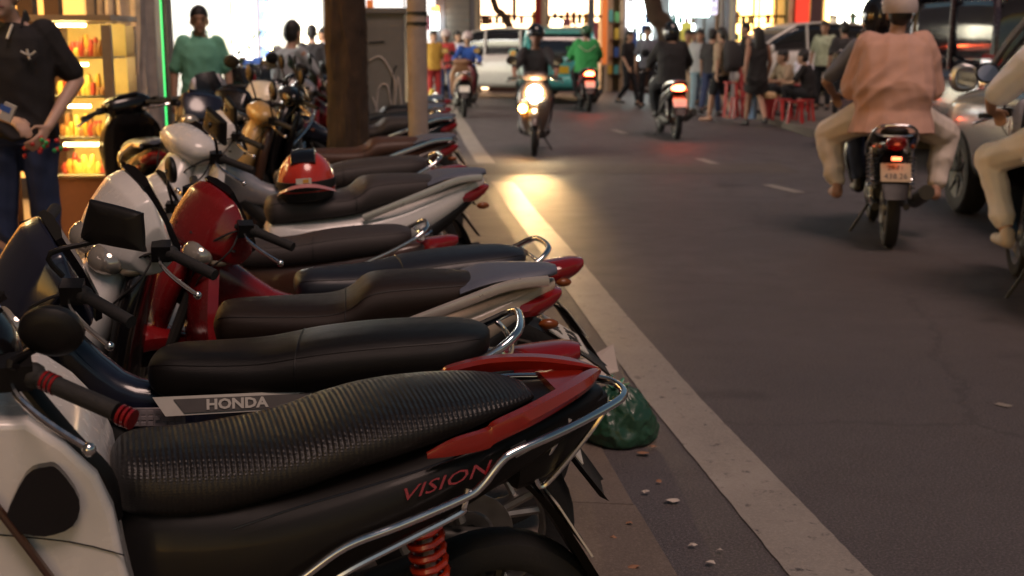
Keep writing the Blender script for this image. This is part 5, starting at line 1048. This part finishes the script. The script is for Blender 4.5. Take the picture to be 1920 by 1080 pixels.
# ---------------------------------------------------------------- people on foot
mp_ = dict(STAND); mp_.update(elbL=(-.05, .285, 1.12), wriL=(.17, .17, .90), hed=(.06, -.03, 1.55), wriR=(.28, .0, .95), elbR=(.06, -.27, 1.06))
c = dp(28, 120, 6.95)
PM = person('person in a black polo shirt with small emblem leaning beside the glass snack cabinet', (c.x, 6.95, Z0), -80, mp_, SH_BLK, TR_NAVY, 1.06, None, 'short', 'short', vox=.009, girth=1.08, collar=True, fist=.45, skin=mat('pale_skin', (.52, .33, .25), .5, var=.06))
hw_ = PM.matrix_basis if 0 else None
w_ = local(PM, (.235, .165, .835)); bq = MB()
rnd = random.Random(5)
TK = thing('trinkets', 'bunch of small red and green beads hanging from the hand of the polo shirt person', 'beads', tuple(w_))
for cm, nm_, cnt in ((STR_ if 0 else mat('bead_red', (.55, .03, .03), .3), 'red_beads', 16), (mat('bead_green', (.03, .35, .1), .3), 'green_beads', 6)):
    bq = MB()
    for k in range(cnt): bq.sph((rnd.gauss(0, .05), rnd.gauss(0, .03), rnd.gauss(-.03, .022)), .013, 8, 5)
    stuff(bq.build(nm_, cm, TK))
w_ = local(PM, (.40, .03, .985)); b = MB(); b.box((0, 0, 0), (.06, .02, .09), M4.Rotation(R(25), 3, 'Y')); ck = thing('packet', 'small white and blue packet in the raised hand of the polo shirt person', 'packet', tuple(w_)); b.build('box', PLATE, ck, smooth=False)
b = MB(); b.box((-.008, -.0105, .018), (.055, .002, .03), M4.Rotation(R(25), 3, 'Y')); b.build('packet_band', PACK[1], ck, smooth=False)
b = MB(); b.tube([(.148, .06, 1.27), (.150, .10, 1.25), (.146, .13, 1.27)], .006, 6, 2); b.tube([(.150, .09, 1.28), (.151, .10, 1.23)], .006, 6, 1); b.build('emblem', PLATE, PM)
b = MB(); b.tube([(.10, .02, 1.40), (.145, .0, 1.33)], .007, 6, 1); b.build('collar_trim', PLATE, PM)
person('person in a green polo shirt standing in front of the white shop', (dp(376, 100, 12).x, 12.0, Z0), -75, STAND, SH_GRN, TR_BLK, 1.02, None, 'short', 'short', vox=.010, collar=True, girth=1.05)
person('person in a pale shirt sitting on a parked motorbike by the bulb string', (dp(533, 120, 13.5).x, 13.5, .42), 60, SIT, SH_LG, TR_BLK, 1.05, None, 'short', 'short', face=False)
person('person in a dark shirt standing inside the warm white shop', (dp(585, 80, 19.5).x, 19.5, Z0), 100, STAND, SH_CHAR, TR_NAVY, .98, None, 'short', 'short', face=False)
person('person in a white shirt half hidden by the dark tree trunk', (dp(608, 80, 23).x, 23, Z0), 180, STAND, SH_WHT, TR_BLK, .98, None, 'short', 'short')
gl = 'people waiting beyond the pale pole'
person('person in a yellow shirt by the pale pole in the left distance', (dp(812, 80, 28).x, 28, Z0), -60, STAND, SH_YEL, SH_RED, .98, gl, 'short', 'short')
person('person in a pink red shirt under the white lamp sign', (dp(836, 80, 29.5).x, 29.5, Z0), -100, STAND, SH_RED, TR_NAVY, .98, gl, 'short', 'short', headgear=('helmet', HELM_W, HELM_W))
person('person in a white shirt left of the blue jacket rider', (dp(858, 80, 31).x, 31, 0), -60, walk(1), SH_WHT, SH_TAN, 1, gl, 'short', 'short')
gw = 'pedestrians walking on the right'
def walker(label, u, y, yaw, pose, top, bot, **k): return person(label, (dp(u, 100, y).x, y, k.pop('z', 0)), yaw, pose, top, bot, k.pop('scale', 1), gw, **k)
walker('person in black top and black trousers walking with long dark hair at the road edge', 1179, 29.5, -40, walk(1), SH_BLK, TR_BLK, hair='long')
walker('tall person in a grey tee shirt facing us left of the black clothed rider', 1214, 28.5, -95, STAND, SH_GRY, TR_BLK, scale=1.05)
walker('person in a tan dress top holding something right of the black clothed rider', 1290, 27.0, -120, walk(1), SH_TAN, SH_TAN, hair='bun')
walker('person in a pale teal top with pale trousers in the crowd', 1312, 26.0, -110, walk(-1), SH_LG, cloth('pale_blue_cloth', (.25, .38, .45)), hair='long')
walker('person in white top at the back of the crowd beneath the glowing sign', 1300, 30.0, -90, STAND, SH_WHT, TR_NAVY, hair='short')
bpk = walker('person in grey top and dark shorts carrying a big dark backpack', 1354, 23.6, 130, walk(1), SH_TAN, TR_BLK, legs='shorts', hair='pony', face=False, shoe=SHOE_T)
bp_ = thing('backpack', 'big dark backpack on the walker in dark shorts', 'backpack', tuple(bpk.location), (0, 0, bpk.rotation_euler.z)); b = MB(); b.zl([(.90, -.22, .06, .13), (.98, -.24, .11, .18), (1.2, -.24, .12, .19), (1.38, -.21, .10, .16), (1.46, -.18, .05, .10)], n=16); b.build('bag', SH_CHAR, bp_)
b = MB()
for s in (1, -1): b.tube([(-.13, .10*s, 1.40), (.06, .13*s, 1.42), (.14, .13*s, 1.25), (-.12, .15*s, 1.0)], .018, 6, 4, flat=.5)
b.build('strap', INK, bp_)
walker('person in jeans and dark top beyond the backpack walker', 1335, 25.2, 60, walk(-1), SH_CHAR, TR_NAVY, face=False)
walker('person in a short black dress with long dark hair walking on the right', 1421, 22.2, 100, walk(1), SH_BLK, SH_BLK, sleeve='none', legs='mini', skirt=True, hair='long', face=False, skin=SKINT)
walker('bare armed person with dark hair looking sideways behind the black dress walker', 1398, 25.5, 180, STAND, SH_BLK, SH_RED, sleeve='none', z=.12)
gs = 'diners sitting on low stools on the right pavement'
for u, y, yw, top, lb in [(1478, 24.0, 200, SH_TAN, 'person in a tan shirt sitting on a low stool beside the red stools'), (1520, 23.0, 150, SH_BLK, 'person in black sitting on a low stool left of the pink shirted passenger'), (1500, 27.0, -60, SH_WHT, 'person in white sitting at the back of the stools'), (1456, 26.0, -20, SH_CHAR, 'person in charcoal sitting just right of the black dress walker')]:
    person(lb, (dp(u, 120, y).x, y, .12), yw, SIT, top, TR_BLK, 1, gs, face=(abs(yw) < 140))
person('person in a pale green patterned shirt standing behind the stools', (dp(1546, 80, 25.5).x, 25.5, .12), -120, STAND, SH_PAT, TR_BLK, 1.02, gs)
person('person in a grey brown shirt bending by the pink shirted passenger', (dp(1583, 80, 22).x, 22, .12), 90, STAND, SH_CHAR, TR_BLK, .98, gs, face=False)
# plastic stools, a cooler and bags on the pavement
STR = mat('red_plastic', (.42, .016, .018), .35); STB = mat('blue_plastic', (.08, .25, .5), .35)
def stool(label, u, y, m, h=.34, group='red plastic stools on the right pavement'):
    T = thing('stool', label, 'stool', (dp(u, 150, y).x, y, .12), (0, 0, random.random()), group); b = MB(); b.lathe([(.001, h-.02), (.13, h-.02), (.15, h-.015), (.15, h), (.001, h+.004)], (0, 0, 0), 'Z', 16, closed=False); b.build('seat', m, T)
    for k in range(4):
        a = k*pi/2+.4; b = MB(); b.tube([(.115*cos(a), .115*sin(a), h-.02), (.165*cos(a), .165*sin(a), 0)], .022, 6, 1); b.build('leg', m, T)
for u, y, lb in [(1372, 22.9, 'tall red plastic stool stack beside the backpack walker'), (1386, 22.6, 'red plastic stool between the backpack walker and the black dress walker'), (1470, 22.0, 'red plastic stool right of the black dress walker'), (1494, 21.2, 'nearest red plastic stool left of the seated person in black'), (1512, 21.8, 'red plastic stool behind the seated person in black'), (1452, 25.2, 'red plastic stool under the charcoal diner')]:
    stool(lb, u, y, STR, .62 if 'stack' in lb else .36)
BK = thing('bucket', 'dark red bucket with a cream lid by the black dress walker', 'bucket', (dp(1441, 200, 22.4).x, 22.4, .12)); b = MB(); b.lathe([(.001, 0), (.10, .0), (.125, .36), (.001, .36)], (0, 0, 0), 'Z', 18, closed=False); b.build('tub', mat('dark_red_plastic', (.2, .012, .014), .4), BK)
b = MB(); b.lathe([(.001, .362), (.135, .362), (.135, .42), (.09, .46), (.001, .47)], (0, 0, 0), 'Z', 18, closed=False); b.build('lid', mat('cream_lid', (.55, .38, .2), .5), BK)
BT = thing('bottle', 'large pale blue water bottle at the kerb left of the black dress walker', 'bottle', (dp(1410, 200, 22.4).x, 22.4, .12)); b = MB(); b.lathe([(.001, 0), (.085, .0), (.09, .3), (.08, .36), (.03, .42), (.03, .46), (.001, .46)], (0, 0, 0), 'Z', 16, closed=False); b.build('body', mat('pale_blue_bottle', (.25, .4, .6), .2), BT)
b = MB(); b.lathe([(.001, .462), (.04, .462), (.04, .52), (.001, .52)], (0, 0, 0), 'Z', 12, closed=False); b.build('cap', PLATE, BT)
b = MB(); b.zl([(0, 0, .08, .1), (.1, 0, .11, .13), (.24, 0, .08, .1), (.32, 0, .03, .04)], n=14); tag(b.build('carrier_bag', mat('white_bag', (.6, .58, .56), .4), loc=(dp(1378, 210, 22.9).x, 22.9, .12)), 'white carrier bag standing at the kerb by the backpack walker', 'bag')
TB = thing('table', 'low red table among the seated diners', 'table', (dp(1487, 150, 25.0).x, 25.0, .12)); b = MB(); b.box((0, 0, .50), (.6, .5, .03)); b.build('top', STR, TB, smooth=False)
for sx in (1, -1):
    for sy in (1, -1): b = MB(); b.box((.25*sx, .2*sy, .24), (.04, .04, .48)); b.build('leg', STR, TB, smooth=False)
for k in range(5):
    b = MB(); r = random.Random(k); b.lathe([(.001, 0), (.04, 0), (.05, .10), (.001, .10)], (0, 0, 0), 'Z', 10, closed=False); tag(b.build('cup', PACK[4], loc=(TB.location.x-.2+k*.1, 24.9+r.uniform(-.1, .2), .12+.517)), ['leftmost pale cup on the low red table','second cup from the left on the low red table','middle cup on the low red table','second cup from the right on the low red table','rightmost pale cup on the low red table'][k], 'cup', 'cups on the low red table')
YB_ = thing('yellow_bag', 'yellow sack leaning on the pavement just right of the pale pole', 'sack', (dp(810, 200, 22).x, 22, Z0)); b = MB(); b.zl([(0, 0, .1, .13), (.1, 0, .13, .16), (.4, 0, .10, .11), (.62, 0, .03, .04)], n=14); b.build('sack', mat('yellow_sack', (.55, .42, .06), .6), YB_)
finish_people()
